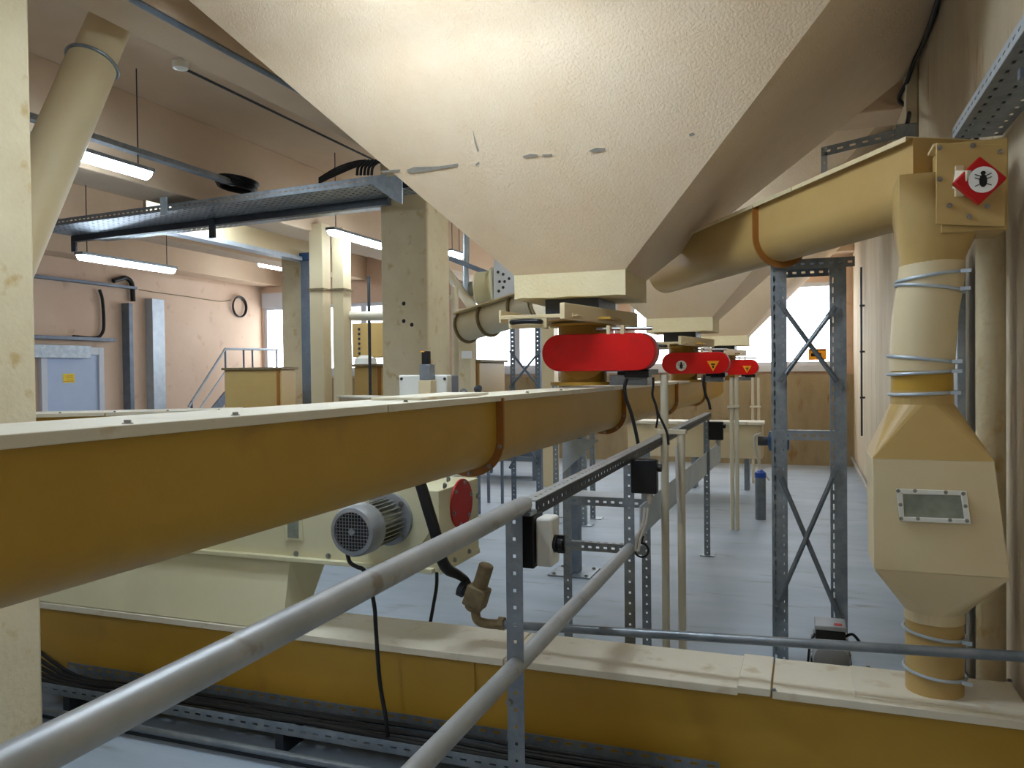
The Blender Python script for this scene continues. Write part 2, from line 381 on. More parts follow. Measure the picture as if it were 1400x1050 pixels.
def guard_marks(v, sh, two):
    y = yf+sh.y; z = 1.70+sh.z; o = sh.x
    if two:
        s = disc((-1.24+o, y, z-.025), -Y_, .052).build('round_sticker', 'sticker_white', v)
        m = MB(); bug(m, V((-1.24+o, y-.002, z-.025)), .05, X_, Z_, -Y_); m.build('bug_print', 'sticker_black', s, flat=True)
    m = MB(); tri(m, V((-.93+o, y, z-.03)), .06, X_, Z_, -Y_); s = m.build('warning_triangle', 'orange_sticker', v, flat=True)
    m = MB(); c = V((-.93+o, y-.002, z-.02)); m.obox(c+Z_*.005, X_*.02, Y_*.001, Z_*.007); m.obox(c-Z_*.02, X_*.008, Y_*.001, Z_*.012); m.build('warning_print', 'sticker_black', s, flat=True)
guard_marks(vm2, VSH, True); guard_marks(vm3, VSH*2, False)

# ---------------------------------------------------------------- screw conveyors (U troughs)
def trough(label, p, q, wid, hgt, flanges, mt='mustard_paint', lidm='dusty_lid', lip=.022, over=.045, joints=(), bolts=(), cap=True):
    """p,q: lid-top centre line"""
    p, q = V(p), V(q); d = (q-p); Ld = d.length; d.normalize(); s = d.cross(Z_).normalized(); u = s.cross(d)
    t = thing('screw_conveyor', label, 'conveyor', (p+q)/2-u*hgt)
    r = wid/2; prof = [(-r, -.004)]+[(r*cos(pi+pi*k/16), -(hgt-r)+r*sin(pi+pi*k/16)) for k in range(17)]+[(r, -.004)]
    m = MB(); m.loft([[c+s*a+u*b for a, b in prof] for c in (p, q)]); m.build('trough', mt, t)
    e = [0]+list(joints)+[Ld]
    for i in range(len(e)-1):
        a, b = p+d*(e[i]+(.003 if i else 0)), p+d*(e[i+1]-(.003 if i < len(e)-2 else 0)); w2 = r+over
        m = MB(); sec = [(-w2, -lip), (-w2, 0), (w2, 0), (w2, -lip), (w2-.004, -lip), (w2-.004, -.005), (-w2+.004, -.005), (-w2+.004, -lip)]
        m.loft([[c+s*x+u*z for x, z in sec] for c in (a, b)]); m.build('lid', lidm, t, bevel=.003)
    for f in flanges:
        m = MB(); o2 = [(x*(r+.035)/r, z if k in (0, len(prof)-1) else z-0.0) for k, (x, z) in enumerate(prof)]
        outer = [(-r-.03, -.01)]+[((r+.03)*cos(pi+pi*k/16), -(hgt-r)+(r+.03)*sin(pi+pi*k/16)) for k in range(17)]+[(r+.03, -.01)]
        c0 = p+d*(f-.006); c1 = p+d*(f+.006)
        m.loft([[c+s*a+u*b for a, b in outer] for c in (c0, c1)]); fl = m.build('flange', 'orange_flange', t)
        for k in (5, 8, 11, 14, 17):
            pass
        for ang in (-10, -50, -90, -130):
            a = radians(ang); c = p+d*(f-.006)+s*(r+.016)*cos(a)+u*(-(hgt-r)+(r+.016)*sin(a)); mm = MB(); mm.bolt(c, -d, .006); mm.build('bolt', 'bolt_steel', fl)
    for (f, sd) in bolts:
        mm = MB(); mm.bolt(p+d*f+s*sd*(r+over-.025), u, .006); mm.build('bolt', 'bolt_steel', t)
    return t
def zl(y): return 1.5205-.0046*y
y0 = -.6; yq = 11.9
main = trough('long mustard screw conveyor running from the left foreground to the red guards, cream lid', (-1.215, y0, zl(y0)), (-1.215, yq, zl(yq)), .225, .285,
    [2.83-y0, 5.05-y0, 7.3-y0, 9.5-y0], over=.022, joints=[1.95-y0, 2.85-y0, 4.0-y0, 6.2-y0, 8.4-y0],
    bolts=[(.92-y0+.15, 1), (1.35-y0, 1), (2.1-y0, 1), (2.3-y0, -1), (3.2-y0, 1), (3.7-y0, 1)])
# inspection flap and clips on top
m = MB(); m.box(-1.31, -1.13, 2.25, 2.82, 1.511, 1.520); m.build('inspection_flap', 'dusty_lid', main, bevel=.002)
# cream cross conveyor joining behind, its bolted lid showing over the main one
def yline(px, py, X): return onX(px, py, X)
c2 = trough('cream lidded conveyor with a row of bolts, between main conveyor and left foreground column', (-4.9, 3.25, 1.375), (-3.45, 4.27, 1.375), .26, .27, [], mt='mustard_paint', joints=[1.0],
    bolts=[(.15+.3*k, 1) for k in range(6)])
c3 = trough('short tan feed conveyor meeting the main conveyor near the white junction box', (-3.2, 5.2, 1.43), (-1.45, 3.55, 1.455), .18, .18, [], mt='tan_paint', lip=.012, over=.02)
# lower big box conveyor across the foreground
t = thing('box_conveyor', 'wide mustard box conveyor lying across the foreground close to the floor', 'conveyor', (-1.5, 3.15, .05))
p0, p1 = -4.6, .68
MB().box(p0, p1, 3.02, 3.30, .05, .43).build('casing', 'mustard_paint', t, bevel=.003)
for a, b, z in ((p0, -1.15, .436), (-1.144, -.235, .436), (-.235, -.12, .445), (-.114, p1, .440)):
    m = MB(); m.loft([[V((x, yy, zz)) for yy, zz in ((2.99, z-.03), (2.99, z), (3.335, z), (3.335, z-.03))] for x in (a, b)]); m.build('lid', 'dusty_lid', t, bevel=.003)
m = MB(); m.box(-1.30, -1.285, 3.012, 3.02, .05, .41); m.build('seam_strip', 'mustard_paint', t)
for x in (-4.2, -3.0, -1.6, -.3, .5): MB().box(x-.03, x+.03, 3.05, 3.27, 0, .05).build('foot', 'dark_steel', t)
for (x, y) in [(1187, 913), (1242, 903), (1380, 931), (1368, 911), (1058, 944)]:
    MB().bolt(onZ(x, y, .441), Z_, .007).build('bolt', 'bolt_steel', t)

# ---------------------------------------------------------------- upper diagonal conveyor, head box, chute
pA = V((-.92, 5.70, 2.43)); pB = V((.48, 3.28, 2.43))
up = trough('tan overhead screw conveyor running diagonally from behind the nearest hopper to the right wall', pA, pB, .25, .29, [1.62], mt='ochre_paint', lidm='tan_paint', lip=.02, over=.03, joints=[1.2, 2.0])
dU = (pB-pA).normalized()
m = MB(); ee = pB+dU*.01; sU = dU.cross(Z_).normalized()
m.obox((.535, 3.14, 2.20), X_*.098, Y_*.10, Z_*.15); m.build('head_box', 'ochre_paint', up, bevel=.003)
m = MB(); pf = [(1280, 195), (1378, 198), (1374, 310), (1280, 306)]
P = [onY(x, y, 3.02) for x, y in pf]; m.prism(P, Y_*.012); fp = m.build('end_plate', 'ochre_paint', up, bevel=.002)
for (x, y) in [(1285, 202), (1330, 199), (1285, 245), (1298, 281), (1325, 296), (1350, 282), (1368, 207)]:
    MB().bolt(onY(x, y, 3.018), -Y_, .006).build('bolt', 'bolt_steel', fp)
m = MB(); m.loft([[onY(x, y, 3.0)+Y_*.03 for x, y in ((1278, 193), (1380, 196), (1380, 200), (1278, 197))], [onY(x, y, 3.0)+Y_*.16 for x, y in ((1278, 193), (1380, 196), (1380, 200), (1278, 197))]])
m.build('top_plate', 'tan_paint', up)
# rotation sensor: bracket, pale body, red diamond with the bug emblem
sen = thing('rotation_sensor', 'red diamond shaped sensor with a round bug emblem on the conveyor end box', 'sensor', onY(1340, 270, 2.99))
MB().prism([onY(x, y, 3.0) for x, y in ((1306, 226), (1318, 226), (1318, 268), (1306, 268))], Y_*.016).build('mounting_plate', 'tan_paint', sen, bevel=.002)
MB().bar(onY(1312, 246, 3.0), onY(1330, 246, 2.95), .05, .06).build('sensor_body', 'pale_pipe', sen, bevel=.004)
cS = onY(1340, 246, 2.94); rS = .078
m = MB(); m.prism([cS+V((rS, 0, 0)), cS+V((0, 0, rS)), cS+V((-rS, 0, 0)), cS+V((0, 0, -rS))], Y_*.04); sd = m.build('diamond_cover', 'sticker_red', sen, bevel=.006)
s2 = disc(cS+V((.008, -.001, 0)), -Y_, .042).build('emblem_disc', 'sticker_white', sd)
m = MB(); bug(m, cS+V((.008, -.0035, 0)), .038, X_, Z_, -Y_); m.build('bug_print', 'sticker_black', s2, flat=True)

ch = thing('discharge_chute', 'tan sheet metal chute with flexible clamped neck and inspection window beside the right wall', 'chute', (.43, 3.17, .44))
def ringc(c, r, n=32, tilt=0): return [V(c)+V((r*cos(2*pi*(k+.5)/n), r*sin(2*pi*(k+.5)/n), -tilt*r*cos(2*pi*(k+.5)/n))) for k in range(n)]
def sq(c, hx, hy, n=32, z=None):
    P = []; c = V(c)
    for k in range(n):
        a = 2*pi*(k+.5)/n; x, y = cos(a), sin(a); P.append(c+V((math.copysign(hx, x), math.copysign(hy, y), 0)))
    return P
yc = 3.17
def zc(y, d=3.1): return onY(1268, y, d).z
x0 = onY(1280, 360, yc).x; 
up_c = V((.435, yc, 1.97)); dn_c = V((.40, yc, 1.50))
m = MB(); m.loft([sq((.445, yc, 2.26), .135, .12), sq((.445, yc, 2.13), .135, .12), ringc((.425, yc, 1.98), .105), ringc((.422, yc, 1.93), .102)]); m.build('inlet_hood', 'ochre_paint', ch, sharp=30, dd=True)
m = MB(); m.loft([ringc((.425, yc, 1.965), .104), ringc((.42, yc, 1.90), .106), ringc((.402, yc, 1.78), .106), ringc((.392, yc, 1.62), .106), ringc((.392, yc, 1.585), .104)]); m.build('flexible_sleeve', 'tan_paint', ch)
m = MB(); m.loft([ringc((.392, yc, 1.60), .100), ringc((.392, yc, 1.47), .100)]); m.build('lower_sleeve', 'mustard_paint', ch)
hw, hd_ = .185, .145
m = MB(); m.loft([ringc((.392, yc, 1.515), .102), ringc((.392, yc, 1.467), .102), sq((.405, yc, 1.282), hw, hd_)]); m.build('upper_cone', 'ochre_paint', ch, sharp=9, dd=True)
m = MB(); m.loft([[V((.405+i*hw, yc+j*hd_, 1.282)) for i, j in ((-1, -1), (1, -1), (1, 1), (-1, 1))], [V((.43+i*.205, yc+j*hd_, .895)) for i, j in ((-1, -1), (1, -1), (1, 1), (-1, 1))]])
body = m.build('transition_box', 'tan_paint', ch, bevel=.003)
m = MB(); m.loft([sq((.43, yc, .895), .205, hd_), ringc((.43, yc, .735), .097), ringc((.43, yc, .70), .097)]); m.build('lower_cone', 'tan_paint', ch, sharp=9, dd=True)
m = MB(); m.loft([ringc((.43, yc, .715), .094), ringc((.43, yc, .5), .094), ringc((.43, yc, .442), .094)]); m.build('outlet_sleeve', 'ochre_paint', ch)
m = MB(); m.box(.16, .70, 3.02, 3.325, .437, .447); m.build('base_plate', 'dusty_lid', ch, bevel=.002)
for z, cx, r, tl in ((1.915, .42, .110, -.12), (1.875, .418, .110, .14), (1.625, .393, .110, .12), (1.578, .392, .110, -.05), (1.505, .392, .106, -.04), (.655, .43, .100, .10), (.515, .43, .100, .10)):
    m = MB(); a0 = V((1, 0, -tl)); m.torus((cx, yc, z), Z_, r, .006, 36, 8, 1.0, (a0, Y_))
    m.bar(V((cx+r*.75, yc-r*.75, z-tl*r*.7)), V((cx+r*.75+.03, yc-r*.75-.01, z-tl*r*.7)), .008, .012)
    m.build('hose_clamp', 'galv_light', ch)
# inspection window on the front face
wx = [onY(x, y, 3.02) for x, y in ((1225, 668), (1321, 671), (1327, 716), (1230, 712))]
wi = [onY(x, y, 3.02) for x, y in ((1234, 675), (1313, 677), (1318, 709), (1236, 706))]
m = MB()
for k in range(4):
    j = (k+1) % 4; m.prism([wx[k], wx[j], wi[j], wi[k]], Y_*-.010)
wf = m.build('inspection_frame', 'white_plastic', ch, bevel=.002)
MB().prism([p+Y_*.0 for p in wi], Y_*-.004).build('sight_glass', 'sight_glass', wf, flat=True)
for (x, y) in [(1228, 671), (1251, 671), (1293, 673), (1317, 675), (1231, 690), (1320, 692), (1232, 709), (1255, 709), (1299, 711), (1322, 712)]:
    MB().bolt(onY(x, y, 3.010), -Y_, .0045).build('bolt', 'bolt_steel', wf)

# ---------------------------------------------------------------- slotted support tower
def slotted_post(par, px, py, z0, z1, w=.05, name='post', sx=1, sy=1, mt='galvanised', pitch=.05, hl=.024, hw=.010, w2=None):
    m = MB(); m.angle((px, py, z0), (px, py, z1), w, X_*sx, Y_*sy, pitch, hl, hw, w2); return m.build(name, mt, par, solid=.003, flat=True)
YT = 4.4
xa, xb = onY(1055, 600, YT).x, onY(1158, 600, YT).x
tw = thing('support_tower', 'tall slotted steel support tower with crossed braces carrying the overhead conveyor', 'tower', ((xa+xb)/2, YT, 0))
zT = 2.14
for x_, z_ in ((xa, zT), (xb-.078, zT-.02)):
    m = MB(); m.perf((x_, YT, 0), Z_, X_, z_, .033, .05, .030, .011); m.perf((x_+.033, YT, 0), Z_, X_, z_, .045, .05, .012, .010)
    m.perf((x_, YT, 0), Z_, Y_, z_, .05, .05, .024, .010); m.build('post', 'galvanised', tw, solid=.003, flat=True)
slotted_post(tw, xa, YT+.34, 0, zT, .05, sx=1, sy=-1); slotted_post(tw, xb, YT+.34, 0, zT, .05, sx=-1, sy=-1)
def beam(par, x0, x1, y, z, h=.05, name='cross_beam', mt='galvanised'):
    m = MB(); m.perf((x0, y, z), X_, Z_, x1-x0, h, .045, .02, .012); m.perf((x0, y, z+h), X_, Y_, x1-x0, .04, .045, .02, .012); return m.build(name, mt, par, solid=.003, flat=True)
beam(tw, xa, xb+.04, YT-.004, zT-.03); beam(tw, xa+.01, xb-.01, YT-.004, onY(1100, 602, YT).z)
beam(tw, xa, xb, YT+.30, zT-.04)
m = MB(); m.box(xa, xb, YT, YT+.34, zT+.015, zT+.022); m.build('top_plate', 'galvanised', tw)
def strut(par, a, b, Y, w=.028, name='cross_brace', mt='pipe_steel', th=.006):
    p, q = onY(a[0], a[1], Y), onY(b[0], b[1], Y); m = MB(); d = (q-p).normalized()
    m.tube([p+d*.05, q-d*.05], w*.45, 10); m.obox(p+d*.03, d*.035, d.cross(Y_)*w*.5, Y_*.003); m.obox(q-d*.03, d*.035, d.cross(Y_)*w*.5, Y_*.003)
    m.bolt(p+d*.012, -Y_, .008); m.bolt(q-d*.012, -Y_, .008); return m.build(name, mt, par)
strut(tw, (1064, 412), (1152, 532), YT-.02); strut(tw, (1142, 420), (1066, 522), YT-.035)
strut(tw, (1062, 640), (1150, 850), YT-.02); strut(tw, (1144, 640), (1060, 832), YT-.035)
for x in (xa, xb-.07): MB().box(x-.01, x+.09, YT-.02, YT+.09, 0, .008).build('foot_plate', 'galvanised', tw)

# small motor behind the lower conveyor, at the tower foot
mt_ = thing('floor_motor', 'grey electric motor with a black terminal box at the foot of the support tower', 'motor', (.115, 3.62, .38))
cM = onY(1137, 905, 3.50); rr = .075
m = MB(); m.lathe(cM, Y_, [(0, .05), (.006, rr*.92), (.03, rr), (.09, rr)], 28); m.build('fan_cover', 'motor_grey', mt_)
m = MB(); m.lathe(cM+Y_*.09, Y_, [(0, .058), (.2, .058)], 24)
for k in range(24):
    a = 2*pi*k/24; d = V((cos(a), 0, sin(a))); m.obox(cM+Y_*.19+d*.066, Y_*.09, d*.014, d.cross(Y_)*.002)
m.build('finned_body', 'motor_grey', mt_)
m = MB(); tb = onY(1135, 868, 3.60); m.obox(tb, X_*.058, Y_*.06, Z_*.035); tb2 = m.build('terminal_box', 'black_plastic', mt_, bevel=.006)
m = MB(); m.obox(tb+Z_*.045, X_*.062, Y_*.064, Z_*.010); m.build('terminal_lid', 'motor_grey', tb2, bevel=.004)
m = MB(); m.obox(tb+Z_*.0555+X_*.03-Y_*.03, X_*.016, Y_*.014, Z_*.001); m.build('red_label', 'dull_red', tb2)
m = MB(); m.tube(smooth([tb+X_*.06, tb+V((.09, 0, .01)), tb+V((.13, .02, -.04)), tb+V((.17, .1, -.06))]), .006, 8); m.build('power_cable', 'black_rubber', mt_)
m = MB(); m.tube(smooth([tb-X_*.06, tb+V((-.08, -.02, -.04)), tb+V((-.09, -.03, -.14))]), .005, 8); m.torus(tb+V((-.115, -.03, -.135)), Y_, .016, .004, 16, 6); m.build('power_cable', 'black_rubber', mt_)
m = MB(); m.box(cM.x-.09, cM.x+.09, cM.y+.02, cM.y+.3, 0, .02); m.box(cM.x-.08, cM.x-.05, cM.y+.08, cM.y+.28, .02, cM.z-.02); m.box(cM.x+.05, cM.x+.08, cM.y+.08, cM.y+.28, .02, cM.z-.02)
m.build('stand', 'dark_steel', mt_)

# ---------------------------------------------------------------- handrails
XH = -.786
rail = thing('handrail', 'grey tubular handrail with slotted steel posts running from the foreground to the back', 'handrail', (XH, 3.5, 0))
ra, rb = onX(-60, 1086, XH), onX(716, 690, XH)
m = MB(); m.tube([ra, rb], .026, 20); m.sphere(rb, .026); m.build('top_rail', 'rail_grey', rail)
la, lb = onX(540, 1082, XH), onX(876, 734, XH)
m = MB(); m.tube([la, lb], .026, 20); m.build('lower_rail', 'rail_grey', rail)
# slotted channel continuing the top rail
def channel(a, b, side):
    m = MB(); u = (b-a).normalized(); L = (b-a).length
    sx = .025
    if side == 0: m.perf(a+V((-sx, 0, .012)), u, X_, L, .05, .05, .012, .010)
    else: m.perf(a+V((sx, 0, .010)), u, -Z_, L, .043, .05, .02, .010)
    return m
ca, cb = onX(722, 690, XH), onX(903, 598, XH)
for k_, (a_, b_) in enumerate(((ca, cb), (cb, onX(968, 566, XH)))):
    channel(a_, b_, 0).build('slotted_rail', 'rail_grey', rail, solid=.003, flat=True); channel(a_, b_, 1).build('rail_side', 'dark_steel', rail, solid=.003, flat=True)
cc, cd = onX(925, 587, XH), onX(968, 566, XH)
pz = [onX(703, 690, XH), onX(860, 640, XH), onX(966, 568, XH)]
for k, p in enumerate(pz):
    zt_ = 1.175 if k else 1.19
    slotted_post(rail, XH-.026+(0 if k == 0 else 0), p.y, 0, zt_, .05, sx=1, sy=1, w2=.03)
    MB().box(XH-.06, XH+.06, p.y-.04, p.y+.08, 0, .008).build('foot_plate', 'galvanised', rail)
MB().bolt(V((XH-.02, pz[0].y-.0, .64)), -Y_, .009).build('bolt', 'bolt_steel', rail)
# kick plate panel
k0, k1 = onX(875, 735, XH), onX(985, 628, XH)
m = MB(); m.add([onX(875, 692, XH), onX(875, 735, XH), onX(985, 630, XH), onX(985, 603, XH)], [(0, 1, 2, 3)]); m.build('side_panel', 'galv_light', rail, solid=.006, flat=True)

# isolator switch on the front post
sw = thing('isolator_switch', 'white and black isolator switch box hung on the front handrail post', 'switch', onY(735, 778, 2.22))
a, b = onY(716, 703, 2.22), onY(733, 776, 2.22); m = MB(); m.box(a.x, b.x, 2.20, 2.29, b.z, a.z); m.build('housing', 'black_plastic', sw, bevel=.004)
a, b = onY(734, 707, 2.22), onY(757, 775, 2.22); m = MB(); m.box(a.x, b.x, 2.205, 2.285, b.z, a.z); m.build('cover', 'white_plastic', sw, bevel=.008)
a = onY(757, 743, 2.235); m = MB(); m.lathe(a, X_, [(0, .026), (.012, .026), (.014, .018), (.03, .018)], 20); m.obox(a+X_*.024, X_*.010, Y_*.006, Z_*.026); m.build('rotary_knob', 'black_plastic', sw)
a = onY(752, 732, 2.21); m = MB(); m.obox(a, X_*.002, Y_*.001, Z_*.01); m.build('knob_print', 'sticker_white', sw)
m = MB(); m.box(XH-.02, XH+.035, 2.19, 2.25, 1.175, 1.186); m.build('bracket', 'galvanised', sw)
# black control boxes on rail posts
def ctrl(pa, pb, X, y0, y1, label, extra=True):
    a, b = onX(pa[0], pa[1], X), onX(pb[0], pb[1], X); t = thing('control_box', label, 'control box', (X, y0, min(a.z, b.z)))
    m = MB(); m.box(X-.02, X+.10, y0, y1, min(a.z, b.z), max(a.z, b.z)); m.build('housing', 'black_plastic', t, bevel=.006)
    if extra:
        m = MB(); m.lathe((X+.06, (y0+y1)/2, min(a.z, b.z)), -Z_, [(0, .02), (.03, .02), (.03, .012), (.05, .012)], 12); m.build('cable_gland', 'cable_white', t)
        m = MB(); m.lathe((X+.10, (y0+y1)/2, (a.z+b.z)/2+.04), X_, [(0, .018), (.02, .018)], 14); m.build('knob', 'black_plastic', t)
    return t
yb = pz[1].y
ctrl((861, 632), (861, 680), XH+.04, yb-.06, yb, 'black control box on the second handrail post, above the cable loop')
yb3 = pz[2].y
ctrl((966, 580), (966, 606), XH+.04, yb3-.06, yb3, 'small black control box on the far handrail post')
m = MB(); m.box(XH+.03, XH+.06, yb-.06, yb-.0, .93, 1.0)
m = MB(); P = [V((XH+.08, yb-.03, .95)), V((XH+.07, yb-.03, .88)), V((XH+.04, yb-.02, .80)), V((XH+.03, yb-.01, .74))]
m.tube(smooth(P), .007, 8); P2 = [p+V((.015, 0, 0)) for p in P]; m.tube(smooth(P2), .006, 8)
tag(m.build('power_cable', 'cable_white'), 'pair of pale cables dropping from the black control box on the second rail post', 'cable')
c = onX(877, 752, XH+.04); m = MB(); m.torus(c, Y_, .034, .005, 28, 8); m.tube([c+Z_*.034, c+V((.01, 0, .07))], .005, 8)
tag(m.build('cable_loop', 'black_rubber'), 'small round loop of dark cable hanging at the end of the lower rail', 'cable')

# ---------------------------------------------------------------- pale vertical conduits by each valve
def conduits(x1, x2, Y, y1top, y2top, label, group='pale vertical conduits by the valves', brk=True):
    a = onY(x1, y1top, Y); b = onY(x2, y2top, Y); t = thing('conduit_pair', label, 'conduit', ((a.x+b.x)/2, Y, 0), group)
    for p, dx in ((a, 0), (b, 0)):
        MB().cyl((p.x, Y, 0), (p.x, Y, p.z), .0225 if Y < 5 else .02, 14).build('conduit', 'pale_pipe', t)
    if brk:
        zb = min(b.z, a.z)+.0; zz = onY(x1, 590, Y).z if Y < 5 else onY(x1, 556, Y).z
        m = MB(); m.box(a.x-.04, b.x+.03, Y-.03, Y+.03, zz-.012, zz+.012); m.build('bracket', 'pale_pipe', t, bevel=.003)
    return t
conduits(908, 931, 4.55, 512, 588, 'tall nearest pair of pale conduits standing by the first red guard')
conduits(1000, 1007, 8.15, 516, 516, 'middle pair of thin pale conduits below the second guard')
conduits(1029, 1037, 11.6, 516, 516, 'farthest thin pair of pale conduits in front of the back wall')
m = MB(); a = onY(922, 640, 4.50); m.tube(smooth([onY(925, 610, 4.5), onY(926, 650, 4.5), onY(928, 690, 4.5), onY(931, 716, 4.5)]), .009, 8)
tag(m.build('hanging_cable', 'cable_white'), 'white cable hanging beside the nearest conduit pair', 'cable')
# blue taped floor stub
p = onZ(1040, 672, 0); p = onZ(1040, 710, 0)
t = thing('floor_stub', 'short grey threaded stub with a blue cap rising from the floor', 'pipe stub', (p.x, p.y, 0))
zt_ = onY(1040, 645, p.y).z
MB().cyl((p.x, p.y, 0), (p.x, p.y, zt_-.06), .055, 14).build('stub', 'pipe_steel', t)
m = MB(); m.lathe((p.x, p.y, zt_-.06), Z_, [(0, .058), (.05, .058), (.08, .02)], 14); m.build('cap', 'blue_tape', t)

# ---------------------------------------------------------------- conveyor support stands of slotted angle
def stand(label, x0, x1, y0, y1, z1, rungs, group=None, w=.05, plates=True, brace=False):
    t = thing('support_stand', label, 'support stand', ((x0+x1)/2, (y0+y1)/2, 0), group)
    for x, sx in ((x0, 1), (x1, -1)):
        for y, sy in ((y0, 1), (y1, -1)):
            if y1-y0 < .05 and sy < 0: continue
            slotted_post(t, x, y, 0, z1, w, sx=sx, sy=sy, w2=w*.8)
            if plates: MB().box(x-.05, x+.07, y-.05, y+.07, 0, .008).build('foot_plate', 'galvanised', t)
    for z in rungs: beam(t, x0, x1, y0-.004, z, .045)
    if brace:
        for k in range(2):
            m = MB(); m.bar((x0, y0-.01-.01*k, (.25, z1-.1)[k]), (x1, y0-.01-.01*k, (z1-.1, .25)[k]), .03, .006, Y_); m.build('cross_brace', 'pipe_steel', t)
    return t
# first stand beside the rail: two posts visible (770 and ...) with shelves
ys = 4.46; xsA = onY(770, 700, ys).x; xsB = XH-.04
z1s = onY(776, 600, ys).z
t = thing('support_stand', 'slotted steel stand with two rungs under the main conveyor, beside the second rail post', 'support stand', (xsA, ys, 0))
slotted_post(t, xsA, ys, 0, z1s, .05, sx=1, sy=1, w2=.04); slotted_post(t, xsB-.04, ys, 0, 1.16, .05, sx=1, sy=1, w2=.04)
for yy in (690, 752):
    z = onY(785, yy, ys).z; beam(t, xsA, xsB, ys-.004, z, .05)
    if yy == 690: MB().box(xsA, xsB, ys, ys+.22, z+.046, z+.052).build('shelf_plate', 'galv_light', t)
for x in (xsA, xsB-.04): MB().box(x-.06, x+.09, ys-.05, ys+.1, 0, .01).build('foot_plate', 'galvanised', t)
m = MB(); m.prism([V((xsA, ys-.003, z1s)), V((xsA+.22, ys-.003, z1s)), V((xsA, ys-.003, z1s-.2))], Y_*.006); m.build('gusset', 'galv_light', t)
# second column with base plate
pc = onZ(785, 783, 0)
t = thing('steel_column', 'grey steel column with a square base plate behind the slotted stand', 'column', (pc.x, pc.y, 0))
MB().box(pc.x-.05, pc.x+.05, pc.y-.05, pc.y+.05, .012, 1.2).build('shaft', 'blue_steel', t)
bp_ = MB().box(pc.x-.17, pc.x+.17, pc.y-.16, pc.y+.16, 0, .012).build('base_plate', 'galvanised', t)
for sx in (-1, 1):
    for sy in (-1, 1): MB().bolt((pc.x+sx*.13, pc.y+sy*.12, .012), Z_, .012).build('bolt', 'bolt_steel', bp_)
# distant stands
pa_, pb_ = onZ(757, 716, 0), onZ(805, 716, 0)
stand('distant slotted stand seen between the near stand and the steel column', pa_.x, pb_.x, pa_.y, pa_.y+.4, 1.45, (1.35,), w=.06)
pa_, pb_ = onZ(966, 712, 0), onZ(966, 712, 0)

# cable from first valve etc.
def cable(pts, Y, r, label, mt='black_rubber', name='power_cable', ys=None):
    P = [onY(x, y, (ys[i] if ys else Y)) for i, (x, y) in enumerate(pts)]
    m = MB(); m.tube(smooth(P), r, 8); return tag(m.build(name, mt), label, 'cable')
cable([(857, 517), (854, 530), (856, 545), (862, 562), (868, 585), (873, 609)], 4.3, .010, 'thick black cable dropping from the first red guard to the slotted rail')
cable([(893, 516), (893, 528), (892, 540), (896, 552), (900, 566), (906, 578), (912, 592), (914, 608)], 4.4, .007, 'thin black cable hanging beside the nearest pale conduit')
cable([(963, 512), (962, 525), (965, 540), (969, 550), (971, 560)], 7.9, .013, 'black cable dropping from the second red guard')
cable([(898, 560), (899, 572), (897, 585)], 4.45, .006, 'short loose black cable end beneath the first guard motor')
# ---------------------------------------------------------------- cream machine with motor below the main conveyor
mc = thing('screening_machine', 'cream sheet metal machine housing below the main conveyor, with motor and red oval cover', 'machine', (-2.2, 3.8, .36))
YM = 3.08
a = onY(601, 783, YM); xr = a.x; zb0 = a.z; Yend = onX(655, 754, xr).y
ztop = 1.09
m = MB(); m.box(-4.2, xr, YM, Yend, zb0, ztop); m.build('housing', 'cream_paint', mc, bevel=.004)
m = MB(); m.box(-4.2, xr-.02, YM-.03, YM, zb0, zb0+.02); m.box(xr, xr+.006, YM, Yend, zb0-.01, zb0+.015); m.build('bottom_flange', 'cream_paint', mc, bevel=.003)
# outlet box down to lower conveyor
oa = onY(395, 800, YM); m = MB()
m.loft([[V((x, y, z)) for x, y in c] for z, c in ((zb0, [(-3.9, YM+.01), (oa.x, YM+.01), (oa.x, YM+.36), (-3.9, YM+.36)]), (.44, [(-3.85, 3.0), (oa.x+.02, 3.0), (oa.x-.05, 3.3), (-3.85, 3.3)]))])
m.build('outlet_box', 'cream_paint', mc)
# round bearing disc, flange and motor on the front face
cF = onY(534, 708, YM)
m = MB(); m.lathe(onY(545, 700, YM), -Y_, [(0, .17), (.012, .17)], 48); m.build('mounting_disc', 'cream_paint', mc)
mo = MB(); mo.lathe(cF+V((0, -.012, 0)), -Y_, [(0, .115), (.02, .115), (.025, .09)], 36); mo.build('motor_flange', 'motor_grey', mc)
mtr = thing('electric_motor', 'grey finned electric motor with round grille cover, mounted on the cream machine', 'motor', cF+V((0, -.2, -.12)))
m = MB(); m.lathe(cF+V((0, -.037, 0)), -Y_, [(0, .075), (.20, .075)], 32)
for k in range(28):
    a = 2*pi*k/28; d = V((cos(a), 0, sin(a))); m.obox(cF+V((0, -.14, 0))+d*.083, Y_*.085, d*.014, d.cross(Y_)*.0025)
m.build('finned_body', 'alu_fin', mtr)
m = MB(); fc = cF+V((0, -.22, 0)); m.lathe(fc, -Y_, [(0, .100), (.01, .105), (.085, .103), (.10, .096), (.104, .080), (.096, .078), (.094, .001)], 36); cov = m.build('fan_cover', 'motor_grey', mtr)
m = MB(); m.lathe(fc-Y_*.094, -Y_, [(0, .078), (.002, .078)], 32); m.build('fan_opening', 'sticker_black', cov)
m = MB()
for k in range(-5, 6):
    h = .078*sqrt(max(0, 1-(k/5.6)**2)); o = k*.0138
    m.bar(fc+V((o, -.099, -h)), fc+V((o, -.099, h)), .0022, .0022); m.bar(fc+V((-h, -.099, o)), fc+V((h, -.099, o)), .0022, .0022)
m.build('fan_grille', 'motor_grey', cov)
m = MB(); m.lathe(fc-Y_*.099, -Y_, [(0, .017), (.003, .017)], 4); m.build('grille_boss', 'motor_grey', cov)
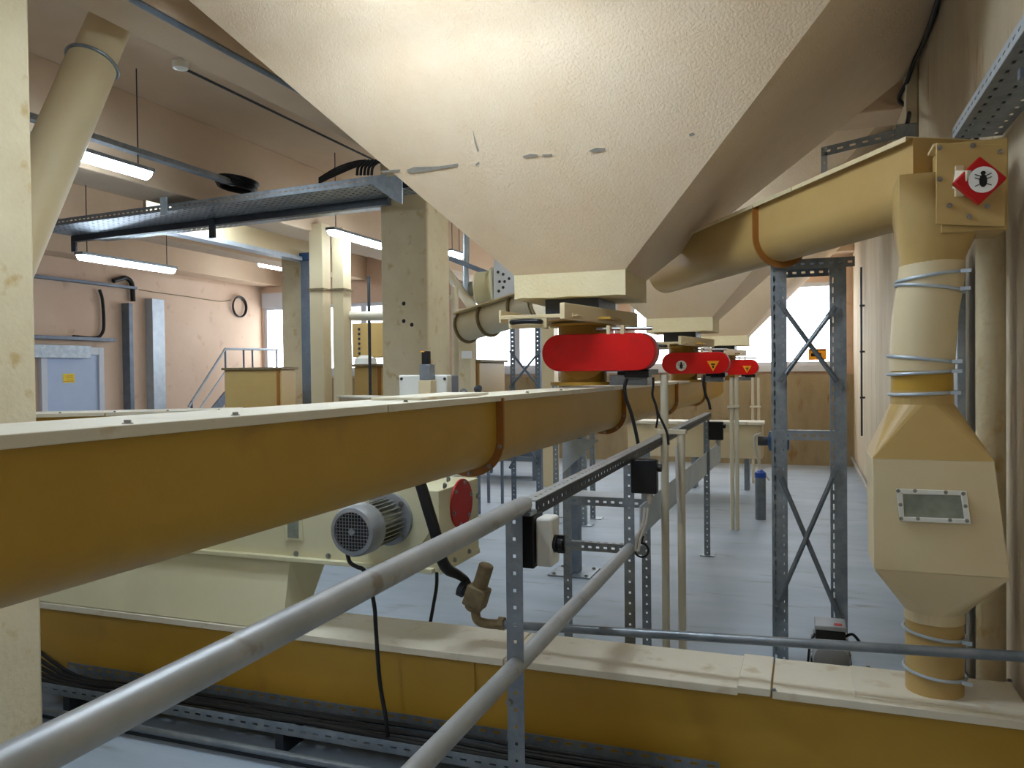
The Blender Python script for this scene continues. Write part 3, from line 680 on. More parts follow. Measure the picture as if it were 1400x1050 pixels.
for k in range(4):
    a = pi/4+pi/2*k; MB().bolt(cF+V((cos(a)*.1, -.034, sin(a)*.1)), -Y_, .009).build('bolt', 'bolt_steel', mtr)
# sight glass and bolts on the front
a, b = onY(396, 708, YM), onY(411, 735, YM); m = MB(); m.box(a.x-.02, b.x+.015, YM-.010, YM, b.z-.015, 1.0); sg = m.build('sight_frame', 'cream_paint', mc, bevel=.002)
m = MB(); m.box(a.x-.003, b.x-.003, YM-.014, YM-.010, b.z, .985); m.build('sight_glass', 'sight_glass', sg)
for (x, y) in [(449, 760), (405, 757)]: MB().bolt(onY(x, y, YM), -Y_, .009).build('bolt', 'bolt_steel', mc)
# end face: red oval, bolts
yA, yBm = YM, Yend; c = onX(630, 688, xr); m = MB(); R1 = .5*abs(onX(615, 688, xr).y-onX(644, 688, xr).y); R2 = .5*abs(onX(630, 655, xr).z-onX(630, 722, xr).z)
m.prism([c+Y_*R1*cos(2*pi*k/32)+Z_*R2*sin(2*pi*k/32) for k in range(32)], X_*.008); ov = m.build('red_cover', 'dull_red', mc)
for k in range(6):
    a = 2*pi*k/6+.3; MB().bolt(c+Y_*R1*.85*cos(a)+Z_*R2*.85*sin(a)+X_*.008, X_, .007).build('bolt', 'bolt_steel', ov)
for (x, y) in [(612, 655), (607, 664), (621, 766), (641, 754), (652, 678)]: MB().bolt(onX(x, y, xr), X_, .009).build('bolt', 'bolt_steel', mc)
# motor lead
m = MB(); P = [onY(x, y, 2.84) for x, y in ((474, 752), (478, 768), (488, 775), (497, 779), (505, 795), (512, 830), (514, 860), (519, 930), (528, 985), (531, 1022))]
m.tube(smooth(P), .0085, 10); tag(m.build('power_cable', 'black_rubber'), 'black power cable hanging from the grey motor down to the cable tray', 'cable')
m = MB(); m.tube(smooth([onY(597, 776, 3.37), onY(597, 800, 3.37), onY(593, 825, 3.37), onY(588, 853, 3.37)]), .0085, 10); tag(m.build('power_cable', 'black_rubber'), 'short black cable hanging under the machine, left of the brass valve', 'cable')
# thick hose to the valve
m = MB(); P = [onY(x, y, Y) for x, y, Y in ((566, 640, 2.92), (575, 662, 2.92), (585, 695, 2.92), (597, 735, 2.93), (603, 762, 2.95), (612, 778, 3.0), (625, 785, 3.05), (636, 793, 3.10), (641, 805, 3.10))]
m.tube(smooth(P), [.024]*(len(smooth(P))-18)+[.024-.006*min(1, k/8) for k in range(18)], 16)
tag(m.build('rubber_hose', 'black_rubber'), 'thick black rubber hose curving down beside the machine to the brass valve', 'hose')
va = thing('air_valve', 'dusty brass regulator valve at the end of the thin horizontal pipe', 'valve', onY(655, 850, 3.10))
cv = onY(652, 815, 3.10)
a, b = V((.32, 0, .95)).normalized(), V((.95, 0, -.32)).normalized()
m = MB(); m.obox(cv, b*.045, Y_*.04, a*.045); m.lathe(cv-a*.04, -a, [(0, .04), (.02, .038), (.03, .015)], 20); m.build('valve_body', 'brass_dusty', va, bevel=.008)
m = MB(); m.lathe(cv+a*.04, a, [(0, .036), (.005, .032), (.10, .032), (.105, .028)], 24); m.build('valve_bonnet', 'brass_dusty', va)
m = MB(); m.lathe(cv-b*.04, -b, [(0, .024), (.02, .024), (.02, .032), (.045, .032), (.05, .02)], 20); m.build('pressure_knob', 'dark_steel', va)
m = MB(); q = onY(658, 850, 3.10); m.tube(smooth([cv-a*.05+Y_*.02, q+V((-.02, 0, .01)), q+V((.02, 0, -.005)), onY(690, 854, 3.10)]), .020, 12); m.lathe(onY(682, 852, 3.10), X_, [(0, .028), (.025, .028)], 8); m.build('elbow', 'brass_dusty', va)
m = MB(); m.cyl(onY(688, 854, 3.10), onY(1416, 899, 2.97), .0175, 14)
pp = tag(m.build('steel_pipe', 'pipe_steel'), 'thin grey horizontal steel pipe crossing in front of the tower and chute', 'pipe')

# ---------------------------------------------------------------- cable tray along the lower conveyor
ct = thing('cable_tray', 'perforated floor-level cable tray with black cables along the lower conveyor', 'cable tray', (-2.1, 2.88, .05))
tL, tR = -3.5, -.3
m = MB(); m.perf((tL, 2.78, .085), X_, Z_, tR-tL, .05, .06, .028, .008, 1); m.build('front_side', 'galvanised', ct, solid=.002, flat=True)
m = MB(); m.perf((tL, 2.98, .085), X_, Z_, tR-tL, .07, .06, .028, .010, 2); m.build('rear_side', 'galvanised', ct, solid=.002, flat=True)
m = MB(); m.perf((tL, 2.78, .085), X_, Y_, tR-tL, .20, .10, .04, .015, 3); m.build('base', 'galvanised', ct, solid=.002, flat=True)
for x in (-3.3, -2.1, -.9): MB().box(x, x+.04, 2.78, 2.98, 0, .083).build('bracket', 'dark_steel', ct)
for k in range(6):
    y = 2.81+.028*k; m = MB(); P = [V((tL-.25, y+.02, .12+.02*k)), V((tL+.1, y, .105))]+[V((tL+.5*j, y+random.uniform(-.012, .012), .10+random.uniform(0, .02))) for j in range(1, 7)]
    m.tube(smooth(P, 4), .010, 8); m.build('tray_cable', 'black_rubber', ct)
m = MB(); m.cyl((-3.6, 2.70, .045), (.2, 2.70, .045), .016, 12); tag(m.build('floor_conduit', 'pipe_steel'), 'grey conduit lying on the floor in front of the cable tray', 'conduit')
m = MB(); m.bar((-3.6, 2.73, .012), (.2, 2.73, .012), .03, .022); tag(m.build('floor_shadow_strip', 'dark_steel'), 'dark strip standing for the shadow on the floor beneath the cable tray', 'channel')  # dark bar in place of the shadow at the cable tray's foot

# ---------------------------------------------------------------- right wall things
# galvanised post behind chute, wall conduits, ladder tray, hanging strut
p = onX(1328, 450, XR-.03)
m = MB(); y1, y2 = 3.78, 3.95
a = onX(1318, 450, .73).y; b = onX(1336, 450, .73).y
t = tag(MB().box(.650, .685, b-.0, a, .0, 2.12).build('steel_channel', 'galvanised', bevel=.004), 'grey galvanised vertical channel on the right wall behind the chute', 'channel')
m = MB(); m.cyl((.66, 3.45, .0), (.66, 3.45, 2.12), .05, 20); tag(m.build('service_pipe', 'column_paint'), 'cream vertical pipe on the right wall, under the sensor box', 'pipe')
m = MB(); P = [onX(1173, 330, .70), onX(1183, 620, .70)]; yy = (P[0].y+P[1].y)/2
m.cyl((.70, yy, .7), (.70, yy, 2.9), .013, 8)
for z in (1.2, 1.8, 2.4): m.box(.68, .74, yy-.02, yy+.02, z-.012, z+.012)
tag(m.build('steel_conduit', 'dark_steel'), 'thin dark vertical conduit clipped on the right wall behind the tower', 'conduit')
m = MB(); P = [onX(1155, 606, .71), onX(1186, 632, .71)]; m.cyl(V((.71, P[0].y+2, P[0].z)), V((.71, 1.5, P[0].z-.06)), .022, 12); 
tag(m.build('service_pipe', 'rail_grey'), 'grey horizontal pipe low along the right wall behind the chute', 'pipe')
# ladder tray upper right
lt = thing('cable_ladder', 'galvanised perforated cable tray running up along the right wall near the ceiling', 'cable tray', (.66, 2.9, 2.4))
zL = onX(1305, 188, .56).z
ya, yb2 = onX(1303, 190, .56).y, 1.5
m = MB(); m.perf((.56, yb2, zL), Y_, Z_, ya-yb2, .045, .06, .03, .008); m.build('tray_side', 'galv_light', lt, solid=.003, flat=True)
m = MB(); m.perf((.56, yb2, zL), Y_, X_, ya-yb2, .17, .08, .03, .012, 3); m.build('tray_base', 'galvanised', lt, solid=.003, flat=True)
m = MB(); m.bar((.60, 2.75, zL-.04), (.74, 2.75, zL-.04), .03, .03); m.build('bracket', 'blue_steel', lt)
for k in range(3):
    m = MB(); m.tube(smooth([V((.60+.03*k, 1.5, zL+.02)), V((.61+.03*k, 2.5, zL+.02)), V((.60+.03*k, ya-.05, zL+.03)), V((.58+.03*k, ya+.1, zL-.03))]), .009, 8); m.build('tray_cable', 'black_rubber', lt)
# hanging strut under first hopper
hs = thing('hanging_bracket', 'galvanised slotted bracket under the dark hopper side, above the overhead conveyor', 'bracket', onY(1180, 190, 4.6))
a, b = onY(1123, 202, 4.7), onY(1245, 172, 4.7)
m = MB(); m.perf(a, b-a, -Z_, (b-a).length, .05, .06, .03, .012); m.perf(a, b-a, Y_, (b-a).length, .05, .06, .03, .012); m.build('arm', 'galvanised', hs, solid=.003, flat=True)
m = MB(); q = onY(1123, 258, 4.7); m.angle(V((a.x, 4.7, q.z)), a, .03, X_, Y_, .05, .02, .008); m.build('drop_strut', 'galv_light', hs, solid=.003, flat=True)
m = MB(); q = onY(1233, 225, 4.7); m.box(q.x-.03, q.x+.07, 4.68, 4.78, q.z-.05, b.z+.01); m.build('clamp_block', 'galvanised', hs, bevel=.004)
m = MB(); P = [onX(1290, -40, .70), onX(1278, 0, .70), onX(1262, 50, .70), onX(1243, 100, .70), onX(1228, 135, .70)]
ym = 4.0
P = [V((.716, 3.02, 3.1)), V((.716, 3.2, 3.0)), ]
def side_pt(x, y):
    d = ray(x, y); k = 1.659/1.528; t_ = (-.924+k*(H-2.152))/(d.x-k*d.z); return V((0, 0, H))+d*t_+V((.012, 0, -.012))
P = [side_pt(x, y) for x, y in ((1290, -40), (1278, 0), (1262, 50))]+[onY(x, y, Y) for x, y, Y in ((1250, 84, 5.9), (1240, 112, 6.1), (1229, 135, 6.2), (1240, 146, 6.2), (1243, 155, 6.1), (1240, 170, 5.6))]
m.tube(smooth(P), .014, 10); tag(m.build('power_cable', 'black_rubber'), 'thick black cable running down the dark right side of the nearest hopper', 'cable')

# ---------------------------------------------------------------- fluorescent lamps
def lamp(X, xa, ya, xb, yb, label, w=.11, z=None, ylen=None, vis=True):
    a = onX(xa, ya, X); b = onX(xb, yb, X); z = (a.z+b.z)/2 if z is None else z
    if ylen: b.y = a.y+ylen
    t = thing('fluorescent_lamp', label, 'lamp', (X, (a.y+b.y)/2, z))
    n = 10
    def sec(y, s): return [V((X+w/2*s*cos(pi+pi*k/n), y, z+.02+.055*s*sin(pi+pi*k/n))) for k in range(n+1)]
    m = MB(); m.loft([sec(a.y, .7), sec(a.y+.02, 1), sec(b.y-.02, 1), sec(b.y, .7)]); m.build('diffuser', 'tube_glow', t)
    m = MB(); m.box(X-w/2-.003, X+w/2+.003, a.y-.01, b.y+.01, z+.022, z+.052); m.build('housing', 'galvanised', t, bevel=.004)
    for y in (a.y+.1, b.y-.1): MB().cyl((X, y, z+.052), (X, y, ZC), .005, 6).build('suspension_rod', 'dark_steel', t)
    return t
lamp(-4.7, 100, 213, 203, 238, 'brightly lit fluorescent lamp nearest the top left, hung under slotted rail')
lamp(-4.7, 15, 186, 54, 197, 'fluorescent lamp mostly hidden behind the foreground column and slanting pipe')
lamp(-7.0, 108, 354, 237, 368, 'lit fluorescent lamp hanging lowest above the blue door wall')
lamp(-9.2, 355, 362, 392, 369, 'small distant fluorescent lamp hanging near the ring of black hose')
lamp(-4.6, 452, 319, 530, 338, 'lit fluorescent lamp just left of the thick cream column')
lamp(-6.0, 245, 276, 335, 285, 'fluorescent lamp partly hidden behind the high perforated cable tray')
lamp(-4.4, 614, 347, 632, 350, 'distant lamp piece glowing right of the thick cream column')
lamp(-1.6, 700, -90, 0, 0, 'lamp over the foreground conveyor in front of the nearest hopper', z=3.28, ylen=1.3) if False else None
def lamp_x(x0, x1, Y, z, label, w=.11):
    t = thing('fluorescent_lamp', label, 'lamp', ((x0+x1)/2, Y, z)); n = 10
    def sec(x, s): return [V((x, Y+w/2*s*cos(pi+pi*k/n), z+.02+.055*s*sin(pi+pi*k/n))) for k in range(n+1)]
    m = MB(); m.loft([sec(x0, .7), sec(x0+.02, 1), sec(x1-.02, 1), sec(x1, .7)]); m.build('diffuser', 'tube_glow', t)
    m = MB(); m.box(x0-.01, x1+.01, Y-w/2-.003, Y+w/2+.003, z+.022, z+.052); m.build('housing', 'galvanised', t)
    for x in (x0+.1, x1-.1): MB().cyl((x, Y, z+.05), (x, Y, 3.42 if Y > 2.61 else ZC), .005, 6).build('suspension_rod', 'dark_steel', t)
def lamp_at(X, y0, y1, z, label, w=.11):
    t = thing('fluorescent_lamp', label, 'lamp', (X, (y0+y1)/2, z)); n = 10
    def sec(y, s): return [V((X+w/2*s*cos(pi+pi*k/n), y, z+.02+.055*s*sin(pi+pi*k/n))) for k in range(n+1)]
    m = MB(); m.loft([sec(y0, .7), sec(y0+.02, 1), sec(y1-.02, 1), sec(y1, .7)]); m.build('diffuser', 'tube_glow', t)
    m = MB(); m.box(X-w/2-.003, X+w/2+.003, y0-.01, y1+.01, z+.022, z+.052); m.build('housing', 'galvanised', t)
    for y in (y0+.1, y1-.1): MB().cyl((X, y, z+.05), (X, y, ZC), .005, 6).build('suspension_rod', 'dark_steel', t)
lamp_x(-2.15, -.85, 2.78, 3.26, 'fluorescent lamp above the foreground, closest to the nearest hopper')
lamp_x(-2.15, -.85, 2.40, 3.26, 'added unseen twin lamp above the foreground, one step further from the hopper')  # second fixture added out of view, doubles the light on hopper and lids
lamp_at(-1.7, -1.4, -.1, 3.10, 'fluorescent lamp behind the viewer above the main conveyor')
lamp_at(-4.6, -.8, .6, 3.0, 'fluorescent lamp behind the viewer on the left')
lamp_x(-1.95, -.65, 6.46, 3.26, 'fluorescent lamp hidden between the first and second hopper')
lamp_x(-1.95, -.65, 10.1, 3.26, 'fluorescent lamp hidden between the second and third hopper')
lamp_at(-4.4, 3.6, 5.0, 3.2, 'fluorescent lamp in the bay beyond the foreground column') if False else None

# ---------------------------------------------------------------- left side overhead things
# slotted rail carrying the first lamps
a, b = onX(34, 160, -4.7), onX(322, 248, -4.7)
m = MB(); m.box(-4.74, -4.66, a.y, b.y, a.z-.01, a.z+.03)
tag(m.build('lamp_rail', 'galvanised', bevel=.003), 'grey rail above the top left lamps, running away under the ceiling', 'rail')
# slanting round pipe
sp = thing('slanting_pipe', 'tan round chute pipe slanting down from the ceiling beam behind the foreground column', 'pipe', onX(60, 300, -3.75))
P0, P1 = onX(158, 12, -3.75), onX(16, 345, -3.75)
d = (P1-P0).normalized(); j = P0+d*(P1-P0).length*.25
m = MB(); m.cyl(P0-d*.2, j, .115, 32); m.build('upper_section', 'tan_paint', sp)
m = MB(); m.cyl(j, P1+d*.3, .130, 32); m.build('lower_section', 'tan_paint', sp)
m = MB(); m.torus(j, d, .135, .010, 40, 8); m.bar(j+frame(d)[0]*.13, j+frame(d)[0]*.17, .02, .03); m.build('clamp_ring', 'galvanised', sp)
# conduit along the beam, detector and thin pipe
m = MB(); a = onZ(205, 0, 3.45); m.cyl((-3.11, .5, 3.455), (-3.11, 9.5, 3.455), .018, 10); tag(m.build('beam_conduit', 'blue_steel'), 'blue-grey conduit fixed along the lower edge of the ceiling beam beside the hopper', 'conduit')
p = onZ(245, 94, 3.60); p = onX(247, 96, -3.62)
dt = thing('smoke_detector', 'small white ceiling fitting beside the beam at the upper left', 'detector', p)
m = MB(); m.lathe(V((-3.62, p.y, p.z)), Z_, [(0, .02), (.01, .045), (.035, .05), (.05, .05)], 20); m.build('detector_head', 'white_plastic', dt)
m = MB(); m.cyl((-3.62, p.y, p.z+.05), (-3.62, p.y, ZC), .012, 8); m.build('stem', 'white_plastic', dt)
m = MB(); m.cyl((-3.62, p.y+.06, p.z+.02), (-3.62, 8.5, p.z+.02), .009, 8); tag(m.build('ceiling_conduit', 'dark_steel'), 'thin dark conduit leading from the white ceiling fitting along the beam', 'conduit')
# high perforated cable tray (X direction)
zt1 = 3.12
a = onY(45, 306, 5.75); b = onY(526, 240, 5.75)
A = onZ(40, 305, zt1); B = onZ(528, 238, zt1)
tr = thing('cable_tray', 'high perforated cable tray crossing from the left to the thick cream column', 'cable tray', (A+B)/2)
u = (B-A); L = u.length; u.normalize(); v = Z_.cross(u).normalized()
m = MB(); m.perf(A, u, -Z_, L, .06, .06, .03, .010); m.build('front_side', 'galvanised', tr, solid=.002, flat=True)
m = MB(); m.perf(A-Z_*.06, u, v, L, .46, .07, .03, .018, 8); m.build('base', 'galvanised', tr, solid=.002, flat=True)
m = MB(); m.perf(A+v*.46, u, -Z_, L, .06, .06, .03, .010); m.build('rear_side', 'galvanised', tr, solid=.002, flat=True)
m = MB(); m.bar(A-Z_*.09+v*.48, A-Z_*.09+v*.48+u*(L*.93), .06, .06); m.build('support_channel', 'dark_steel', tr)
m = MB(); m.perf(A-Z_*.06+v*.52, u, v, L*.86, .34, .07, .03, .018, 6); m.build('rear_base', 'galvanised', tr, solid=.002, flat=True)
for k in range(5):
    m = MB(); m.tube(smooth([A+v*(.08+.05*k)-Z_*.04, A+v*(.1+.05*k)+u*L*.5-Z_*.035, B+v*(.1+.05*k)-Z_*.03, B+u*.5+v*.1+Z_*.12]), .012, 6); m.build('tray_cable', 'black_rubber', tr)
def at_px(P, Q, px):
    lo, hi = 0.0, 1.0
    for _ in range(30):
        k = (lo+hi)/2; c = P.lerp(Q, k)-V((0, 0, H)); x = 700+F*c.dot(rt)/c.dot(fw)
        if x < px: lo = k
        else: hi = k
    return P.lerp(Q, lo)
for px_, z0_, z1_, mt2, dv in ((70, -.22, -.06, 'dark_steel', .48), (224, -.10, .35, 'galv_light', -.02), (290, -.24, -.02, 'dark_steel', .45)):
    c = at_px(A+v*dv, B+v*dv, px_); m = MB(); m.bar(c+Z_*z0_, c+Z_*z1_, .07, .02, v); m.build('hanger', mt2, tr)
c = B+u*.02; m = MB(); m.prism([c+v*.0-Z_*.02-u*.22, c-Z_*.02+u*.12, c-Z_*.24+u*.12, c-Z_*.22+u*.07], v*.012); m.build('wall_bracket', 'galvanised', tr)
# black cables and coil above the tray
m = MB()
for k in range(4): m.tube(smooth([onY(436, 250-2*k, 5.85+.02*k), onY(462, 238-3*k, 5.85+.02*k), onY(492, 226-2*k, 5.85+.02*k), onY(520, 222, 5.85+.02*k)]), .009, 6)
for k in range(5): m.tube(smooth([onY(488+5*k, 240, 5.8), onY(490+5*k, 228, 5.8), onY(500+5*k, 219, 5.8)]), .013, 6)
tag(m.build('cable_bundle', 'black_rubber'), 'bunch of black cables rising from the high tray to the hopper edge', 'cable')
co = onY(322, 257, 5.85); m = MB()
for k in range(6): m.torus(co+V((.006*k, 0, .012*k)), V((.12, .1, 1)), .15+.012*(k % 3), .012, 28, 6)
tag(m.build('cable_coil', 'black_rubber'), 'coil of black cable resting on the high perforated tray', 'cable coil')
# blue panel behind duct top
# galvanised platform beam with tan web
Xg = -6.35; a = onX(200, 293, Xg); b = onX(408, 356, Xg); zb = b.z
gb = thing('platform_beam', 'long steel platform beam with tan web and pale blue lower flange behind the tray', 'beam', (Xg, (a.y+b.y)/2, zb))
MB().box(Xg-.12, Xg+.05, a.y, 9.25, zb, zb+.05).build('lower_flange', 'galv_light', gb); MB().box(Xg-.04, Xg+.0, a.y, 9.25, zb+.05, zb+.32).build('web', 'tan_paint', gb)
MB().box(Xg-.12, Xg+.05, a.y, 9.25, zb+.32, zb+.36).build('upper_flange', 'galvanised', gb)
a_, b_ = onY(413, 400, 9.15).x, onY(425, 400, 9.15).x
gp = thing('steel_post', 'grey galvanised post against the slim pink column', 'post', ((a_+b_)/2, 9.2, 0))
MB().box(a_, b_, 9.12, 9.22, 0, zb).build('shaft', 'blue_steel', gp, bevel=.004)
MB().box(a_-.03, b_+.02, 9.08, 9.25, zb, zb+.1).build('cap', 'motor_blue', gp)
# twin square ducts
Yd = 7.6
def duct(xa, xb, xs, ytop, label):
    a, b = onY(xa, 450, Yd), onY(xb, 450, Yd); dy = onX(xs, 450, b.x).y-Yd; zt_ = onY(xa, ytop, Yd).z
    t = thing('square_duct', label, 'duct', ((a.x+b.x)/2, Yd+dy/2, 0)); zf = onY(xa, 396, Yd).z
    MB().box(a.x, b.x, Yd, Yd+dy, 0, zf-.01).build('lower_section', 'tan_paint', t, bevel=.004)
    MB().box(a.x, b.x, Yd, Yd+dy, zf+.01, zt_).build('upper_section', 'tan_paint', t, bevel=.004)
    MB().box(a.x-.02, b.x+.02, Yd-.02, Yd+dy+.02, zf-.01, zf+.01).build('flange', 'brass_dusty', t)
    return b.x
duct(424, 442, 453, 306, 'left one of the twin tall square tan ducts with a mid-height flange')
duct(455, 470, 481, 312, 'right one of the twin tall square tan ducts, next to the horizontal white pipe')

# ---------------------------------------------------------------- left wall things
c = onX(327, 420, XL+.03); m = MB()
R = .5*abs(onX(327, 406, XL).z-onX(327, 435, XL).z)
for k in range(3): m.torus(c+V((.012*k, 0, .005*k)), X_, R-.02+.006*k, .014, 32, 8)
tag(m.build('hose_ring', 'black_rubber'), 'ring of black hose hanging on the peach left wall', 'hose')
m = MB(); P = [onX(x, y, XL+.01) for x, y in ((190, 396), (215, 400), (260, 406), (300, 412), (316, 410))]; m.tube(smooth(P), .008, 6); tag(m.build('brown_wire', 'brass_dusty'), 'thin brown wire strung along the left wall to the hose ring', 'wire')
def wallbox(xa, ya, xb, yb, X0, dep, nm, mt, label, cat):
    a, b = onX(xa, ya, X0), onX(xb, yb, X0); return tag(MB().box(XL+.002, X0, min(a.y, b.y), max(a.y, b.y), min(a.z, b.z), max(a.z, b.z)).build(nm, mt, bevel=.004), label, cat)
wallbox(208, 408, 228, 600, XL+.16, 0, 'vertical_duct', 'galv_light', 'pale blue galvanised vertical cable duct on the left wall, right one of two', 'duct')
wallbox(176, 414, 185, 600, XL+.16, 0, 'vertical_duct', 'blue_steel', 'narrow dark-edged vertical cable duct on the left wall, nearer the door', 'duct')
wt = wallbox(30, 377, 188, 392, XL+.12, 0, 'steel_tray', 'blue_steel', 'horizontal steel cable tray high on the left wall below the low lamp', 'cable tray')
wallbox(30, 457, 158, 467, XL+.15, 0, 'tray_shelf', 'blue_steel', 'narrow steel shelf tray above the door on the left wall', 'cable tray')
wallbox(30, 470, 125, 490, XL+.12, 0, 'door_hood', 'galvanised', 'grey hood strip directly over the white door', 'door hood')
m = MB(); P = [onX(x, y, XL+.05) for x, y in ((136, 396), (140, 410), (142, 440), (140, 455), (130, 462), (100, 460))]; m.tube(smooth(P), .025, 8); tag(m.build('power_cable', 'black_rubber'), 'black cable looping from wall tray down to the shelf above the door', 'cable')
m = MB(); P = [onX(x, y, XL+.06) for x, y in ((155, 384), (162, 382), (172, 380), (180, 388), (182, 412))]; m.tube(smooth(P), .04, 8); tag(m.build('power_cable', 'black_rubber'), 'black cables bending from the wall tray into the narrow vertical duct', 'cable')
a, b = onX(86, 511, XL+.042), onX(102, 523, XL+.042)
ds = MB().box(XL+.041, XL+.044, min(a.y, b.y), max(a.y, b.y), min(a.z, b.z), max(a.z, b.z)).build('yellow_sticker', 'yellow_sticker'); tag(ds, 'yellow notice sticker on the white door', 'sticker')
m = MB()
for k, zf in enumerate((.75, .55, .3, .15)):
    zz = b.z+(a.z-b.z)*zf; m.box(XL+.0445, XL+.046, b.y-(b.y-a.y)*(.75 if k < 3 else .95), b.y-(b.y-a.y)*.1, zz-.003, zz+.003)
m.build('print_lines', 'sticker_red', ds)
# orange sticker on right window
a, b = onY(1105, 477, YB+.05), onY(1130, 492, YB+.05)
ws = tag(MB().box(a.x, b.x, YB+.048, YB+.052, b.z, a.z).build('orange_sticker', 'orange_sticker'), 'orange warning sticker on the lower corner of the right window', 'sticker')
m = MB(); c = (a+b)/2; m.box(c.x-.10, c.x+.06, YB+.045, YB+.0475, c.z-.035, c.z+.02); m.box(a.x+.02, b.x-.02, YB+.045, YB+.0475, a.z-.03, a.z-.015); m.build('sticker_print', 'sticker_black', ws)

# stair railing
sr = thing('stair_railing', 'blue-grey steel stair railing against the left wall', 'railing', onX(300, 540, -9.6))
Xs = -9.7
def sp3(x, y): return onX(x, y, Xs)
m = MB(); m.tube([sp3(258, 556), sp3(308, 477), sp3(380, 478)], .022, 8); m.tube([sp3(262, 575), sp3(310, 505), sp3(380, 506)], .015, 8); m.build('top_rail', 'galv_light', sr)
for x in (308, 333, 345, 378):
    p = sp3(x, 477); MB().cyl((Xs, p.y, .9), p, .018, 8).build('baluster', 'blue_steel', sr)
p = sp3(262, 548); MB().cyl((Xs, p.y, .0), p, .02, 8).build('baluster', 'blue_steel', sr)
m = MB(); m.bar(sp3(262, 600), sp3(310, 540), .04, .16); m.box(Xs-.5, Xs, sp3(310, 500).y, sp3(390, 500).y, .82, .9); m.build('stringer', 'blue_steel', sr)
# tanks
def tank(xa, xb, xs, yt, Y, label, zb=0, mt='mustard_paint', side=None):
    a, b = onY(xa, yt, Y), onY(xb, yt, Y); dy = max(.3, onX(xs, yt, b.x).y-Y) if xs else .6
    t = thing('storage_tank', label, 'tank', ((a.x+b.x)/2, Y+dy/2, 0)); MB().box(a.x, b.x, Y, Y+dy, zb, a.z-.03).build('body', mt, t, bevel=.01)
    if zb:
        for x in (a.x+.02, b.x-.05):
            for y in (Y+.02, Y+dy-.05): MB().box(x, x+.03, y, y+.03, 0, zb).build('leg', 'blue_steel', t)
    MB().box(a.x-.03, b.x+.03, Y-.03, Y+dy+.03, a.z-.03, a.z).build('rim', 'brass_dusty', t, bevel=.004)
    MB().box(b.x-.06, b.x-.02, Y-.012, Y, zb, a.z-.03).build('rib', 'orange_flange', t)
    return t
tank(307, 384, 390, 503, 8.4, 'square tan tank with a dark rim, left of the slim pink column', mt='ochre_paint')
tank(484, 523, None, 498, 8.0, 'tan tank between the twin ducts and the thick cream column', mt='ochre_paint')
t = tank(627, 655, 690, 492, 8.2, 'tan tank on legs behind the white junction box', zb=1.0, mt='ochre_paint')
# horizontal white pipe, big tan casing, rod
m = MB(); a, b = onY(478, 432, 7.75), onY(600, 432, 7.75); m.cyl(a, b, .052, 16); tag(m.build('white_pipe', 'pale_pipe'), 'pale horizontal pipe between the twin ducts and the thick column', 'pipe')
a, b = onY(481, 440, 8.6), onY(590, 487, 8.6); eb = thing('elevator_casing', 'tan bolted casing under the pale pipe, left of the thick column', 'casing', ((a.x+b.x)/2, 8.8, b.z))
MB().box(a.x, b.x, 8.6, 9.0, b.z, a.z-.02).build('casing_body', 'ochre_paint', eb, bevel=.01)
for k in range(6): MB().bolt((a.x+.1, 8.6, b.z+.05+.06*k), -Y_, .012).build('bolt', 'dark_steel', eb)
a = onY(504, 378, 7.9); m = MB(); m.cyl((a.x-.0, 7.9, 0), a, .018, 8); tag(m.build('thin_rod', 'dark_steel'), 'thin dark vertical rod in front of the pale horizontal pipe', 'rod')
a = onY(508, 495, 8.5); m = MB(); m.lathe(onY(500, 497, 8.5)-Z_*.02, Z_, [(0, .14), (.08, .13), (.12, .05)], 20); tag(m.build('filter_dome', 'white_plastic'), 'small white dome on top of the tank between ducts and column', 'dome')

# ---------------------------------------------------------------- middle background machines (right of thick column)
bx = onY(545, 516, 3.55)
jb = thing('junction_box', 'white junction box with grey side standing on the main conveyor lid', 'junction box', (-1.4, 3.45, 1.5))
a, b = onY(545, 513, 3.38), onY(611, 540, 3.38); c_ = onX(623, 512, b.x).y
MB().box(a.x, b.x, 3.38, 3.44, b.z-.01, a.z).build('cover', 'white_plastic', jb, bevel=.006)
MB().box(a.x+.003, b.x-.003, 3.44, 3.52, b.z-.01, a.z-.003).build('housing', 'grey_plastic', jb, bevel=.004)
for (x, y) in ((549, 518), (608, 518)): MB().bolt(onY(x, y, 3.38), -Y_, .005).build('screw', 'dark_steel', jb)
ls = thing('level_sensor', 'upright probe with tan base and dark head before the white junction box', 'sensor', onY(580, 540, 3.3))
for nm, (x0_, y0_, x1_, y1_), mt in (('base_block', (572, 520, 589, 541), 'tan_paint'), ('body', (573, 498, 588, 520), 'galvanised'), ('head', (576, 480, 585, 498), 'black_rubber')):
    a, b = onY(x0_, y0_, 3.32), onY(x1_, y1_, 3.32); MB().box(a.x, b.x, 3.32, 3.32+(b.x-a.x), b.z, a.z).build(nm, mt, ls, bevel=.003)
m = MB(); m.torus(onY(580, 481, 3.335), Z_, .014, .004, 16, 6); m.build('ring', 'orange_sticker', ls)
# lid clamps
cl = thing('lid_clamp', 'grey round clamp and loop on the main conveyor lid, right of the junction box', 'clamp', onY(645, 538, 3.6))
m = MB(); m.lathe(onY(652, 533, 3.6), V((.6, -.4, .3)), [(0, .018), (.015, .02), (.03, .012)], 16); m.build('clamp_wheel', 'dark_steel', cl)
m = MB(); m.torus(onY(634, 537, 3.6), V((.3, -1, .2)), .016, .005, 16, 6); m.build('clamp_loop', 'galvanised', cl)

